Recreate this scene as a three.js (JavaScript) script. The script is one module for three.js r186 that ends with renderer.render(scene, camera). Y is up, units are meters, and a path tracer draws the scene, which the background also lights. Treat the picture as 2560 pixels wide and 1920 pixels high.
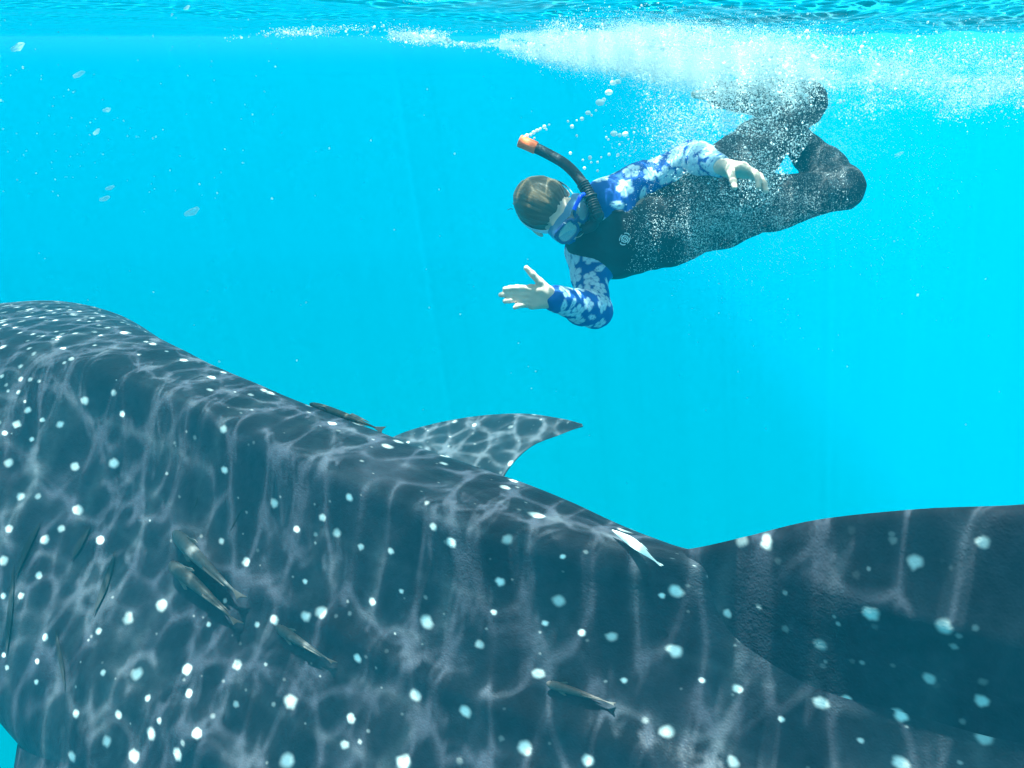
import * as THREE from 'three';
import { mergeGeometries } from 'three/addons/utils/BufferGeometryUtils.js';

// ------------------------------------------------------------------ camera, water light, sun, exposure
const scene = new THREE.Scene();
const FOV = 50, PITCH = Math.atan(860 / 2059), CAMERA_DEPTH = 0.15;      // the lens hangs 15 cm under the surface (y = 0), tipped down
const camera = new THREE.PerspectiveCamera(FOV, 4 / 3, 0.05, 400);
camera.position.set(0, -CAMERA_DEPTH, 0);
camera.rotation.set(-PITCH, 0, 0);
camera.updateMatrixWorld(true);
const renderer = new THREE.WebGLRenderer();
renderer.toneMapping = THREE.LinearToneMapping;
renderer.toneMappingExposure = 6.0;
renderer.shadowMap.enabled = true;

const WATER_LIGHT = [0.0, 0.098, 0.105], HORIZON_LIGHT = [0.05, 0.28, 0.32], ZENITH_LIGHT = [0.5, 0.58, 0.62];
const FOG_COLOR = [0.0, 0.60, 0.95], FOG_DENSITY = 0.054;
const SUN_DIR = new THREE.Vector3(-0.12, 1, -0.04).normalize(), SUN_POWER = 5;
{
  const W = 64, H = 128, d = new Float32Array(W * H * 4);
  for (let j = 0; j < H; j++) {
    const el = ((j + 0.5) / H - 0.5) * Math.PI, t = Math.max(0, Math.sin(el));
    for (let i = 0; i < W; i++) {
      const o = (j * W + i) * 4, k = THREE.MathUtils.smoothstep(t, 0.02, 0.75);
      for (let c = 0; c < 3; c++) d[o + c] = el <= 0 ? WATER_LIGHT[c] : HORIZON_LIGHT[c] + (ZENITH_LIGHT[c] - HORIZON_LIGHT[c]) * k;
      d[o + 3] = 1;
    }
  }
  const sky = new THREE.DataTexture(d, W, H, THREE.RGBAFormat, THREE.FloatType);
  sky.mapping = THREE.EquirectangularReflectionMapping; sky.magFilter = THREE.LinearFilter; sky.needsUpdate = true;
  scene.background = sky; scene.environment = sky;
}
scene.fog = new THREE.FogExp2(new THREE.Color().setRGB(...FOG_COLOR), FOG_DENSITY);
const sun = new THREE.DirectionalLight(new THREE.Color().setRGB(1, 0.975, 0.93), SUN_POWER);
sun.name = 'sun';
sun.position.copy(SUN_DIR).multiplyScalar(20); sun.castShadow = true; sun.shadow.radius = 0.9;
Object.assign(sun.shadow.camera, { left: -8, right: 8, top: 8, bottom: -8, near: 1, far: 40 });
scene.add(sun, sun.target);

// ------------------------------------------------------------------ helpers
const V = (x, y, z) => new THREE.Vector3(x, y, z), lerp = THREE.MathUtils.lerp, clamp = THREE.MathUtils.clamp, smooth = THREE.MathUtils.smoothstep;
let seed = 7;
const rnd = () => { seed = (seed + 0x6d2b79f5) | 0; let t = Math.imul(seed ^ (seed >>> 15), 1 | seed); t = (t + Math.imul(t ^ (t >>> 7), 61 | t)) ^ t; return ((t ^ (t >>> 14)) >>> 0) / 4294967296; };
const gauss = () => Math.sqrt(-2 * Math.log(rnd() + 1e-9)) * Math.cos(6.2832 * rnd());
// a point so many metres ahead of the lens, named by the place where the photograph shows it
const cam2world = (v) => v.applyMatrix4(camera.matrixWorld);
const at = (px, py, d) => cam2world(V(((px - 1280) / 2059) * d, (-(py - 960) / 2059) * d, -d));
const camDir = (x, y, z) => V(x, y, z).normalize().transformDirection(camera.matrixWorld);
// value noise
const hash = (x, y, z) => { let h = Math.imul(x, 374761393) ^ Math.imul(y, 668265263) ^ Math.imul(z, 2147483647 ^ 0x5bd1e995); h = Math.imul(h ^ (h >>> 13), 1274126177); return ((h ^ (h >>> 16)) >>> 0) / 4294967296; };
function noise2(x, y, k = 0) {
  const i = Math.floor(x), j = Math.floor(y), f = x - i, g = y - j, u = f * f * (3 - 2 * f), w = g * g * (3 - 2 * g);
  const a = hash(i, j, k), b = hash(i + 1, j, k), c = hash(i, j + 1, k), d = hash(i + 1, j + 1, k);
  return a + (b - a) * u + (c - a) * w + (a - b - c + d) * u * w;
}
function noise3(x, y, z) {
  const k = Math.floor(z), h = z - k, s = h * h * (3 - 2 * h);
  return lerp(noise2(x, y, k), noise2(x, y, k + 1), s);
}
const fbm = (x, y, n = 4, k = 0) => { let s = 0, a = 0.5; for (let i = 0; i < n; i++) { s += a * noise2(x, y, k + i); x = x * 2.03 + 17.1; y = y * 2.03 + 5.3; a *= 0.5; } return s / (1 - Math.pow(0.5, n)); };
const toSRGB = (c) => 255 * (c <= 0.0031308 ? 12.92 * c : 1.055 * Math.pow(Math.min(c, 1), 1 / 2.4) - 0.055);
function texture(W, H, f, color = true) {                                  // f(u, v, out) writes linear rgb
  const d = new Uint8Array(W * H * 4), o = [0, 0, 0];
  for (let j = 0; j < H; j++) for (let i = 0; i < W; i++) {
    f((i + 0.5) / W, (j + 0.5) / H, o);
    const p = (j * W + i) * 4;
    for (let c = 0; c < 3; c++) d[p + c] = color ? toSRGB(o[c]) : clamp(o[c], 0, 1) * 255;
    d[p + 3] = 255;
  }
  const t = new THREE.DataTexture(d, W, H);
  t.colorSpace = color ? THREE.SRGBColorSpace : THREE.NoColorSpace;
  t.magFilter = THREE.LinearFilter; t.wrapS = t.wrapT = THREE.RepeatWrapping; t.needsUpdate = true;
  return t;
}
const taken = new Map();
function numbered(name) { const n = taken.get(name) ?? 0; taken.set(name, n + 1); return n ? name + '_' + String(n).padStart(3, '0') : name; }
function finish(m) { m.castShadow = m.receiveShadow = true; return m; }
function thing(name, label, category, position, group) {
  const o = new THREE.Group(); o.name = numbered(name); scene.add(o); o.position.copy(position);
  o.userData = { label, category }; if (group) o.userData.group = group;
  return o;
}
function part(name, geometry, material, parent) { const m = finish(new THREE.Mesh(geometry, material)); m.name = name; parent.add(m); return m; }
function grid(nu, nv, f, closedV = false) {                                 // f(u, v) -> [Vector3, uvx, uvy]
  const pos = [], uv = [], idx = [];
  for (let i = 0; i <= nu; i++) for (let j = 0; j <= nv; j++) { const [p, a, b] = f(i / nu, j / nv); pos.push(p.x, p.y, p.z); uv.push(a ?? i / nu, b ?? j / nv); }
  for (let i = 0; i < nu; i++) for (let j = 0; j < nv; j++) { const a = i * (nv + 1) + j, b = a + nv + 1; idx.push(a, b, a + 1, b, b + 1, a + 1); }
  const g = new THREE.BufferGeometry();
  g.setAttribute('position', new THREE.Float32BufferAttribute(pos, 3)); g.setAttribute('uv', new THREE.Float32BufferAttribute(uv, 2)); g.setIndex(idx); g.computeVertexNormals();
  if (closedV) { const n = g.attributes.normal; for (let i = 0; i <= nu; i++) { const a = i * (nv + 1), b = a + nv; const s = V(n.getX(a) + n.getX(b), n.getY(a) + n.getY(b), n.getZ(a) + n.getZ(b)).normalize(); n.setXYZ(a, s.x, s.y, s.z); n.setXYZ(b, s.x, s.y, s.z); } }
  return g;
}
function table(keys) {                                                      // smooth curve through [x, value] keys
  return (x) => {
    if (x <= keys[0][0]) return keys[0][1];
    if (x >= keys[keys.length - 1][0]) return keys[keys.length - 1][1];
    let i = 0; while (x > keys[i + 1][0]) i++;
    const p = keys, h = p[i + 1][0] - p[i][0], t = (x - p[i][0]) / h;
    const m = (k) => k <= 0 || k >= p.length - 1 ? (p[Math.min(k + 1, p.length - 1)][1] - p[Math.max(k - 1, 0)][1]) / (p[Math.min(k + 1, p.length - 1)][0] - p[Math.max(k - 1, 0)][0]) : (p[k + 1][1] - p[k - 1][1]) / (p[k + 1][0] - p[k - 1][0]);
    const a = m(i) * h, b = m(i + 1) * h, t2 = t * t, t3 = t2 * t;
    return (2 * t3 - 3 * t2 + 1) * p[i][1] + (t3 - 2 * t2 + t) * a + (-2 * t3 + 3 * t2) * p[i + 1][1] + (t3 - t2) * b;
  };
}

// ------------------------------------------------------------------ whale shark: shape
// own axes: x towards the tail (0 where the first dorsal fin starts), y up, z towards the side that faces the camera
const SHARK_TURN = -Math.atan2(0.576, 0.8176), SHARK_AT = V(0.355, -0.95, -1.19);
const SNOUT = -4.05, TAIL = 4.9;
const backY = table([[-4.05, -0.66], [-3.9, -0.47], [-3.6, -0.32], [-3.2, -0.19], [-2.8, -0.09], [-2.4, -0.04], [-2.0, -0.01], [-1.5, -0.026], [-1, -0.05], [-0.6, -0.054], [-0.3, -0.047], [0, -0.038], [1, -0.05], [2, -0.12], [3, -0.24], [4, -0.34], [4.9, -0.36]]);
const bellyY = table([[-4.05, -0.78], [-3.9, -0.93], [-3.5, -1.03], [-3, -1.03], [-2.4, -1.035], [-1.7, -1.035], [-1, -1.06], [-0.3, -1.1], [0.5, -1.05], [1.5, -0.94], [2.5, -0.8], [3.5, -0.66], [4.4, -0.56], [4.9, -0.52]]);
const halfW = table([[-4.05, 0.3], [-3.9, 0.52], [-3.5, 0.66], [-3, 0.68], [-2.4, 0.66], [-1.5, 0.62], [-0.5, 0.56], [0.5, 0.48], [1.5, 0.38], [2.5, 0.27], [3.5, 0.18], [4.4, 0.12], [4.9, 0.05]]);
const trunkWide = table([[0, 0], [0.05, 0.085], [0.09, 0.145], [0.115, 0.178], [0.2, 0.255], [0.3, 0.365], [0.4, 0.515], [0.5, 0.68], [0.6, 0.84], [0.7, 0.97], [0.78, 0.98], [0.87, 0.76], [0.94, 0.40], [1, 0]]);
const trunkHigh = table([[0, 0], [0.05, -0.003], [0.09, -0.012], [0.115, -0.04], [0.2, -0.155], [0.3, -0.275], [0.4, -0.385], [0.5, -0.49], [0.6, -0.605], [0.7, -0.73], [0.78, -0.84], [0.87, -0.945], [0.94, -0.985], [1, -1]]);
const headShare = (x) => 1 - smooth(x, -2.9, -1.3);
function skin(x, v, out = V(0, 0, 0)) {
  const q = Math.abs(v - 0.5) * 2, side = v < 0.5 ? 1 : -1, h = headShare(x), top = backY(x), deep = top - bellyY(x);
  const a = q * Math.PI, ew = Math.pow(Math.abs(Math.sin(a)), 0.85), eh = (Math.cos(a) - 1) / 2;
  const slim = smooth(x, -0.5, 0.08) * (1 - smooth(x, 0.9, 1.4)), k = q < 0.4 ? smooth(x, -0.18, 0.35) * (1 - smooth(x, 0.9, 1.4)) : 0, tent = k * (0.10 * Math.exp(-Math.pow(q / 0.07, 1.4)));
  return out.set(x, top + tent + deep * lerp(trunkHigh(q), eh, h), side * halfW(x) * lerp(trunkWide(q), ew, h) * (1 - 0.84 * slim * (1 - smooth(q, 0.05, 0.5))));
}
function skinNormal(x, v) {
  const e = 0.004, a = skin(x + e, v), b = skin(x - e, v), c = skin(x, v + e), d = skin(x, v - e);
  return a.sub(b).cross(c.sub(d)).normalize();
}
const sharkMatrix = new THREE.Matrix4().makeRotationY(SHARK_TURN).setPosition(SHARK_AT);
const girth = 3.6;                                                          // metres round the trunk, for sizes in the skin pattern
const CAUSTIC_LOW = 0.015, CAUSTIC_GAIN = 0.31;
const SEA_X = (a) => { const t = a * 2 - 1; return t < 0 ? -(9 * -t + 33 * Math.pow(-t, 4)) : 4 * t + 2.5 * Math.pow(t, 4); }, SEA_Z = (b) => { const t = b; return 5 - (14 * t + 30 * Math.pow(t, 4)); };
// ------------------------------------------------------------------ whale shark: skin
const uToX = (u) => u < 0.05 ? lerp(SNOUT, -3.0, u / 0.05) : u < 0.95 ? lerp(-3.0, 0.9, (u - 0.05) / 0.9) : lerp(0.9, TAIL, (u - 0.95) / 0.05);
const xToU = (x) => x < -3.0 ? 0.05 * (x - SNOUT) / (-3.0 - SNOUT) : x < 0.9 ? 0.05 + 0.9 * (x + 3.0) / 3.9 : 0.95 + 0.05 * (x - 0.9) / (TAIL - 0.9);
const SPOTS = '-1.898,0.3472,0.0143 -1.79,0.3946,0.0131 -1.927,0.3831,0.0134 -1.912,0.3986,0.0112 -1.733,0.4225,0.0131 -1.642,0.438,0.0107 -1.952,0.426,0.0079 -1.856,0.4553,0.0101 -2.038,0.4827,0.0083 -1.794,0.5226,0.0082 -1.371,0.4876,0.0103 -1.269,0.5106,0.0103 -1.683,0.5226,0.0069 -1.713,0.4978,0.0068 -1.592,0.4225,0.0095 -1.852,0.3937,0.0088 -1.86,0.3738,0.0088 -1.573,0.3778,0.0169 -1.217,0.4451,0.0117 -1.627,0.3273,0.0159 -1.817,0.322,0.013 -1.765,0.3264,0.0108 -1.806,0.2923,0.0129 -1.648,0.3069,0.0116 -1.679,0.2936,0.0148 -1.515,0.3104,0.0134 -1.775,0.2644,0.0149 -1.006,0.4065,0.013 -1.19,0.4136,0.0116 -1.694,0.3623,0.014 -1.138,0.3565,0.0096 -1.644,0.2639,0.0115 -1.727,0.2365,0.0105 -1.669,0.2422,0.0104 -1.233,0.287,0.0173 -1.31,0.2648,0.0175 -1.04,0.3512,0.0121 -0.813,0.3366,0.014 -0.523,0.3729,0.0161 -0.9,0.322,0.0134 -1.529,0.221,0.0101 -1.65,0.1909,0.0083 -1.523,0.2011,0.008 -0.552,0.4384,0.0097 -0.504,0.4327,0.0119 -0.804,0.4061,0.0123 -0.921,0.395,0.01 -0.854,0.4123,0.0106 -0.667,0.3685,0.0093 -0.383,0.4172,0.01 -1.377,0.2449,0.0098 -1.623,0.1829,0.0082 -1.5,0.1864,0.008 -1.294,0.2219,0.0086 -1.196,0.2347,0.0169 -1.127,0.2259,0.0092 -1.065,0.2179,0.0081 -1.069,0.2569,0.0146 -1.031,0.2436,0.0099 -0.95,0.2254,0.0123 -0.942,0.2794,0.0125 -1.198,0.2028,0.0121 -1.327,0.1842,0.0115 -1.202,0.1811,0.0139 -1.108,0.1847,0.0154 -1.296,0.1541,0.0151 -1.081,0.2059,0.0153 -0.985,0.205,0.015 -0.771,0.2768,0.017 -0.715,0.2422,0.0182 -0.781,0.345,0.0156 -0.617,0.2887,0.0106 -0.606,0.271,0.0105 -0.898,0.2551,0.0096 -0.787,0.4353,0.0104 -0.263,0.4145,0.0127 -0.058,0.4367,0.0134 -0.081,0.4318,0.0064 -0.154,0.3995,0.011 -0.208,0.3977,0.0082 -0.396,0.372,0.0101 -0.65,0.4101,0.0084 -0.731,0.4039,0.0094 -0.383,0.446,0.0115 -0.36,0.4858,0.0171 -0.269,0.4437,0.0059 -0.04,0.4008,0.0142 0.181,0.4406,0.0103 0.21,0.4026,0.013 0.317,0.4349,0.0092 0.325,0.4127,0.0105 0.435,0.4176,0.0117 0.469,0.4282,0.0092 0.34,0.3884,0.0123 -0.015,0.3534,0.0126 0.104,0.3521,0.0108 0.079,0.3915,0.0089 0.329,0.4739,0.0083 0.342,0.4473,0.0078 0.39,0.4929,0.0074 0.415,0.4761,0.0063 0.206,0.4987,0.0081 0.063,0.4207,0.0068 -0.267,0.3645,0.012 -0.379,0.3273,0.0139 -0.494,0.3233,0.0143 -0.246,0.3193,0.0148 -0.465,0.2808,0.0171 -0.615,0.2879,0.0098 -0.019,0.353,0.0098 -0.127,0.3246,0.0115 -0.652,0.3273,0.0108 -0.279,0.3981,0.0068 -0.383,0.3964,0.007 0.017,0.3884,0.0063 -0.113,0.3742,0.0065 0.123,0.4154,0.006 0.279,0.3915,0.0057 0.158,0.3848,0.006 -0.94,0.3122,0.0081 -1.071,0.2936,0.0074 -1.056,0.3158,0.0074 -0.602,0.3857,0.0066 -0.858,0.3592,0.0071'.split(' ').map((s) => s.split(',').map(Number));
// pale strokes between the spots: from (x, v) to (x, v), half width, strength
const STROKES = [];
function stain(W, H, marks, wide, high, toU, toV, strokes = []) {            // a sheet of spot strength, painted from a list of marks
  const a = new Float32Array(W * H);
  const put = (cu, cv, ru, rv, f) => {
    for (let j = Math.floor((cv - rv) * H); j <= (cv + rv) * H; j++) for (let i = Math.floor((cu - ru) * W); i <= (cu + ru) * W; i++) {
      if (i < 0 || i >= W || j < 0 || j >= H) continue;
      const s = f(((i + 0.5) / W - cu) * wide, ((j + 0.5) / H - cv) * high); if (s > a[j * W + i]) a[j * W + i] = s;
    }
  };
  marks.forEach(([x, v, r, k = 1], n) => {
    const cu = toU(x), cv = toV(v);
    put(cu, cv, 2.4 * r / wide, 2.4 * r / high, (dx, dy) => { const an = Math.atan2(dy, dx), w = 0.82 + 0.36 * noise2(Math.cos(an) * 1.6 + 9, Math.sin(an) * 1.6 + 9, n); return k * (1 - smooth(Math.hypot(dx, dy) / (r * w), 0.4, 1.3)); });
  });
  strokes.forEach(([x0, v0, x1, v1, r, k], n) => {
    const cu = (toU(x0) + toU(x1)) / 2, cv = (v0 + v1) / 2, ax = (toU(x0) - cu) * wide, ay = (v0 - cv) * high, bx = -ax, by = -ay, L = Math.hypot(bx - ax, by - ay);
    put(cu, cv, (L + 3 * r) / wide, (L + 3 * r) / high, (dx, dy) => {
      const t = clamp(((dx - ax) * (bx - ax) + (dy - ay) * (by - ay)) / (L * L), 0, 1), d = Math.hypot(dx - ax - t * (bx - ax), dy - ay - t * (by - ay));
      return 0.75 * k * (1 - smooth(d / (r * (0.6 + 0.8 * noise2(t * 4, n * 3.1, 5))), 0.0, 1.4)) * (0.3 + 0.7 * noise2(dx * 120, dy * 40, n));
    });
  });
  return a;
}
const SKIN_W = 2048, SKIN_H = 2048, WIDE = 3.9 / 0.9;
const moreSpots = [];
for (const rowV of [0.52, 0.545, 0.575, 0.6, 0.63, 0.66, 0.69, 0.72, 0.75, 0.78]) for (let x = -3.9; x < 0.9; x += x < -2 ? 0.09 : 0.16) if (rnd() < 0.8) moreSpots.push([x + gauss() * 0.02, rowV + gauss() * 0.006, (x < -2 ? 0.009 : 0.013) * (0.8 + 0.5 * rnd()), 0.85]);
for (let k = 0; k < 600; k++) { const x = -3.95 + 2.1 * Math.pow(rnd(), 0.8), v = 0.2 + 0.34 * rnd(); if (x < -1.98 || (x < -1.45 && v > 0.36 && rnd() < 0.55)) moreSpots.push([x, v, 0.0055 + 0.004 * rnd(), 0.35 + 0.4 * rnd()]); }
for (let k = 0; k < 200; k++) moreSpots.push([-1.4 + 2.3 * rnd(), 0.2 + 0.33 * rnd(), 0.003 + 0.006 * rnd() * rnd(), 0.12 + 0.3 * rnd() * rnd()]);
const spotSheet = stain(SKIN_W, SKIN_H, [...SPOTS.map((s, n) => [s[0], s[1], s[2], 0.5 + 0.5 * Math.sqrt(hash(n, 3, 5))]), ...moreSpots], WIDE, girth, xToU, (v) => v, STROKES);
const SKIN_DARK = [0.027, 0.031, 0.044], SKIN_PALE = [0.24, 0.27, 0.29], SPOT_WHITE = [0.80, 0.83, 0.82];
function skinColor(x, y, spot, o) {                                         // x along, y round the body, in metres
  const wx = x + 0.06 * noise2(x * 5, y * 5, 40), wy = y + 0.08 * noise2(x * 5, y * 5, 41);
  const big = fbm(x * 2.3, y * 1.7, 3, 3), mid = fbm(wx * 9, wy * 4.5, 4, 9), fine = fbm(x * 60, y * 45, 3, 20);
  const streak = Math.pow(noise2(wx * 24, wy * 3.2, 50), 3);
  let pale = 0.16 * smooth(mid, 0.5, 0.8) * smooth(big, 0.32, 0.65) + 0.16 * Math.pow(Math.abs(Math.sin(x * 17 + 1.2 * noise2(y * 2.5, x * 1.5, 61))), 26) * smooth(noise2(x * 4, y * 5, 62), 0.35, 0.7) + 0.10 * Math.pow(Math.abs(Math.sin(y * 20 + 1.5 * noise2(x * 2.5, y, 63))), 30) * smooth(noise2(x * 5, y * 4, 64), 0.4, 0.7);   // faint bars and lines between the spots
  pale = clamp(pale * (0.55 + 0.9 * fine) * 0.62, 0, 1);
  const g = 0.72 + 0.56 * fine + 0.35 * (big - 0.5), s = clamp(spot * (0.8 + 0.4 * fine), 0, 1);
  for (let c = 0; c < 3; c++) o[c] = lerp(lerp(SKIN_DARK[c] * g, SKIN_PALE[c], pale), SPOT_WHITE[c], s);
}
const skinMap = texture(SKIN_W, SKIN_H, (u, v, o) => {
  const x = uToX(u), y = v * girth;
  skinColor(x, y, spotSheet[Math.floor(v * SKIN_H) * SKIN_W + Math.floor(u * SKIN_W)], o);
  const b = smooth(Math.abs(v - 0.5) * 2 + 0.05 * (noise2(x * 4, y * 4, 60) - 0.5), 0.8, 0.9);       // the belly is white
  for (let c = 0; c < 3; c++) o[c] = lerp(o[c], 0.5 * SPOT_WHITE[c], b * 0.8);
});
const denticles = texture(256, 256, (u, v, o) => { o[0] = o[1] = o[2] = 0.6 * fbm(u * 24, v * 24, 2, 70) + 0.4 * noise2(u * 90, v * 90, 71); }, false);
const bodyDenticles = denticles.clone(); bodyDenticles.repeat.set(18, 14); bodyDenticles.needsUpdate = true;
const sharkSkin = new THREE.MeshPhysicalMaterial({ name: 'spotted shark skin', map: skinMap, roughness: 0.48, bumpMap: bodyDenticles, bumpScale: 0.0012, specularIntensity: 0.15 });
const finSheet = (() => {                                                   // one sheet of skin for all fins, 1.4 m square
  const m = [];
  for (let j = 0; j < 13; j++) for (let i = 0; i < 13; i++) if (rnd() < 0.86) m.push([(i + 0.5 * (j % 2) + 0.35 * gauss() * 0.6) / 13 * 1.4, (j + 0.2 * gauss()) / 13 * 1.4, 0.008 + 0.005 * rnd(), 0.25 + 0.6 * rnd()]);
  for (let k = 0; k < 300; k++) m.push([1.4 * rnd(), 1.4 * rnd(), 0.003 + 0.004 * rnd(), 0.3 * rnd()]);
  const a = stain(1024, 1024, m, 1.4, 1.4, (x) => x / 1.4, (y) => y / 1.4);
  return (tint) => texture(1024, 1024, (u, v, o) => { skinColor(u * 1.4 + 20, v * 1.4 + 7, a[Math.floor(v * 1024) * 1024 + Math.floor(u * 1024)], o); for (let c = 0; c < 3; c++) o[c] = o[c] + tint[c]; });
})();
const finSkin = new THREE.MeshPhysicalMaterial({ name: 'spotted fin skin', map: finSheet([0, 0, 0]), roughness: 0.55, bumpMap: denticles.clone(), bumpScale: 0.0012, specularIntensity: 0.15 });
const hazedFinSkin = new THREE.MeshPhysicalMaterial({ name: 'paler spotted fin skin', map: finSheet([0.03, 0.036, 0.038]), roughness: 0.55, specularIntensity: 0.15 });  // pale tint in the colour stands in for water haze on the far fin
finSkin.bumpMap.repeat.set(6, 6); finSkin.bumpMap.needsUpdate = true;

// ------------------------------------------------------------------ whale shark: body and fins
const shark = thing('whale_shark', 'huge dark whale shark with white spots filling the lower half of the view', 'whale shark', SHARK_AT);
shark.rotation.y = SHARK_TURN;
const dip = (x, v) => {                                                      // soft folds and ridges of the flank, metres outwards
  const q = Math.abs(v - 0.5) * 2, run = smooth(x, -1.7, -0.6) * (1 - smooth(x, 2.5, 4));
  const ridge = (c, w, a) => a * Math.exp(-(((q - c) / w) ** 2));
  return run * (ridge(0.115, 0.02, x < -0.1 ? 0.006 : 0) + ridge(0.325, 0.022, 0.016) + ridge(0.56, 0.03, 0.024)) + 0.006 * (fbm(x * 1.6, v * 9, 2, 80) - 0.5) + 0.0035 * (noise2(x * 9, v * 30, 82) - 0.5);
};
part('body', grid(760, 420, (a, v) => {
  const x = a < 0.1 ? lerp(SNOUT, -2.95, Math.pow(a / 0.1, 1.6)) : a < 0.85 ? lerp(-2.95, 0.9, (a - 0.1) / 0.75) : lerp(0.9, TAIL, (a - 0.85) / 0.15);
  const p = skin(x, v);
  if (a === 0 || a === 1) return [V(x, (backY(x) + bellyY(x)) / 2, 0), xToU(x), v];
  p.addScaledVector(skinNormal(x, v), dip(x, v));
  return [p, xToU(x), v];
}, true), sharkSkin, shark);
const curve = (pts) => new THREE.CatmullRomCurve3(pts.map((p) => V(...p)), false, 'centripetal');
function fin(le, te, thick, flare, normal, material, parent, name, label, off = [0, 0], deepRoot = 0) {  // leading and trailing edge, root to tip; thickness at the root
  const A = curve(le), B = curve(te), n = V(...normal).normalize(), L = A.getLength();
  const NS = 60, NC = 36;
  const g = grid(NS, NC * 2, (s, w) => {
    const a = A.getPoint(s), b = B.getPoint(s), k = w * 2, c = k <= 1 ? k : 2 - k, side = k <= 1 ? 1 : -1;
    const prof = Math.pow(Math.sin(Math.PI * Math.pow(c, 0.62)), 0.8) * 0.5, t = (thick * (1 - 0.88 * s) * (deepRoot ? smooth(s * L, 0.1, 0.5) * 0.8 + 0.2 : 1) + flare * smooth(c, 0, 0.4) * Math.exp(-Math.max(0, s * L - deepRoot) / 0.17)) * prof;
    const p = a.clone().lerp(b, c), u = p.clone();
    p.addScaledVector(n, side * t + 0.004 * Math.sin(s * 9 + c * 4));
    return [p, (u.x + off[0]) / 1.4, ((Math.abs(n.y) > 0.7 ? u.z : u.y) + off[1]) / 1.4];
  }, true);
  const m = part(name, g, material, parent); if (label) m.userData.label = label; return m;
}
fin([[-0.4, -0.22, 0], [-0.2, -0.09, 0], [-0.06, -0.025, 0], [0.04, 0.038, 0.002], [0.14, 0.1, -0.006], [0.29, 0.17, -0.014], [0.42, 0.222, -0.02], [0.62, 0.36, -0.03], [0.78, 0.54, -0.035], [0.86, 0.66, -0.035]],
  [[1.0, -0.3, 0], [0.9, -0.02, 0], [0.82, 0.06, -0.004], [0.78, 0.14, -0.01], [0.775, 0.25, -0.018], [0.8, 0.42, -0.028], [0.86, 0.58, -0.035], [0.885, 0.66, -0.035]], 0.06, 0.06, [0, 0, 1], finSkin, shark, 'dorsal_fin', 'dark dorsal fin rising at the right edge', [0.02, 0.3], 0.45);
fin([[-1.75, -0.82, -0.45], [-1.83, -0.78, -0.78], [-1.743, -0.70, -1.055], [-1.556, -0.64, -1.22], [-1.327, -0.60, -1.323], [-1.147, -0.585, -1.341], [-1.05, -0.58, -1.345]],
  [[-1.05, -0.84, -0.45], [-1.14, -0.8, -0.78], [-1.172, -0.77, -0.92], [-1.187, -0.69, -1.045], [-1.161, -0.63, -1.164], [-1.096, -0.60, -1.261], [-1.04, -0.582, -1.34]], 0.075, 0.05, [0.1, 0.95, -0.3], hazedFinSkin, shark, 'pectoral_fin', 'far pectoral fin with a hooked tip showing behind the back', [2.5, 2.5]);
fin([[-1.55, -0.76, 0.42], [-1.605, -0.85, 0.55], [-1.56, -0.94, 0.63], [-1.5, -1.1, 0.75], [-1.4, -1.35, 0.92], [-1.2, -1.6, 1.1], [-0.95, -1.68, 1.12]],
  [[-0.8, -0.66, 0.42], [-0.86, -0.76, 0.56], [-0.95, -0.9, 0.66], [-1.0, -1.05, 0.78], [-1.02, -1.25, 0.9], [-0.98, -1.45, 1.04], [-0.92, -1.67, 1.12]], 0.09, 0.1, [0.05, 0.62, 0.78], finSkin, shark, 'pectoral_fin', 'near pectoral fin reaching down at the lower left', [2.2, 2.2]);
fin([[4.3, -0.4, 0], [4.7, -0.3, 0], [5.1, 0.1, 0], [5.5, 0.7, 0], [5.7, 1.0, 0]], [[4.95, -0.45, 0], [5.0, -0.4, 0], [5.25, 0.05, 0], [5.58, 0.7, 0], [5.72, 1.0, 0]], 0.08, 0.02, [0, 0, 1], finSkin, shark, 'tail_fin', null);
fin([[4.3, -0.5, 0], [4.6, -0.6, 0], [4.9, -0.9, 0], [5.1, -1.1, 0]], [[4.95, -0.42, 0], [4.98, -0.5, 0], [5.05, -0.85, 0], [5.14, -1.1, 0]], 0.08, 0.02, [0, 0, 1], finSkin, shark, 'tail_fin', null);
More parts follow.
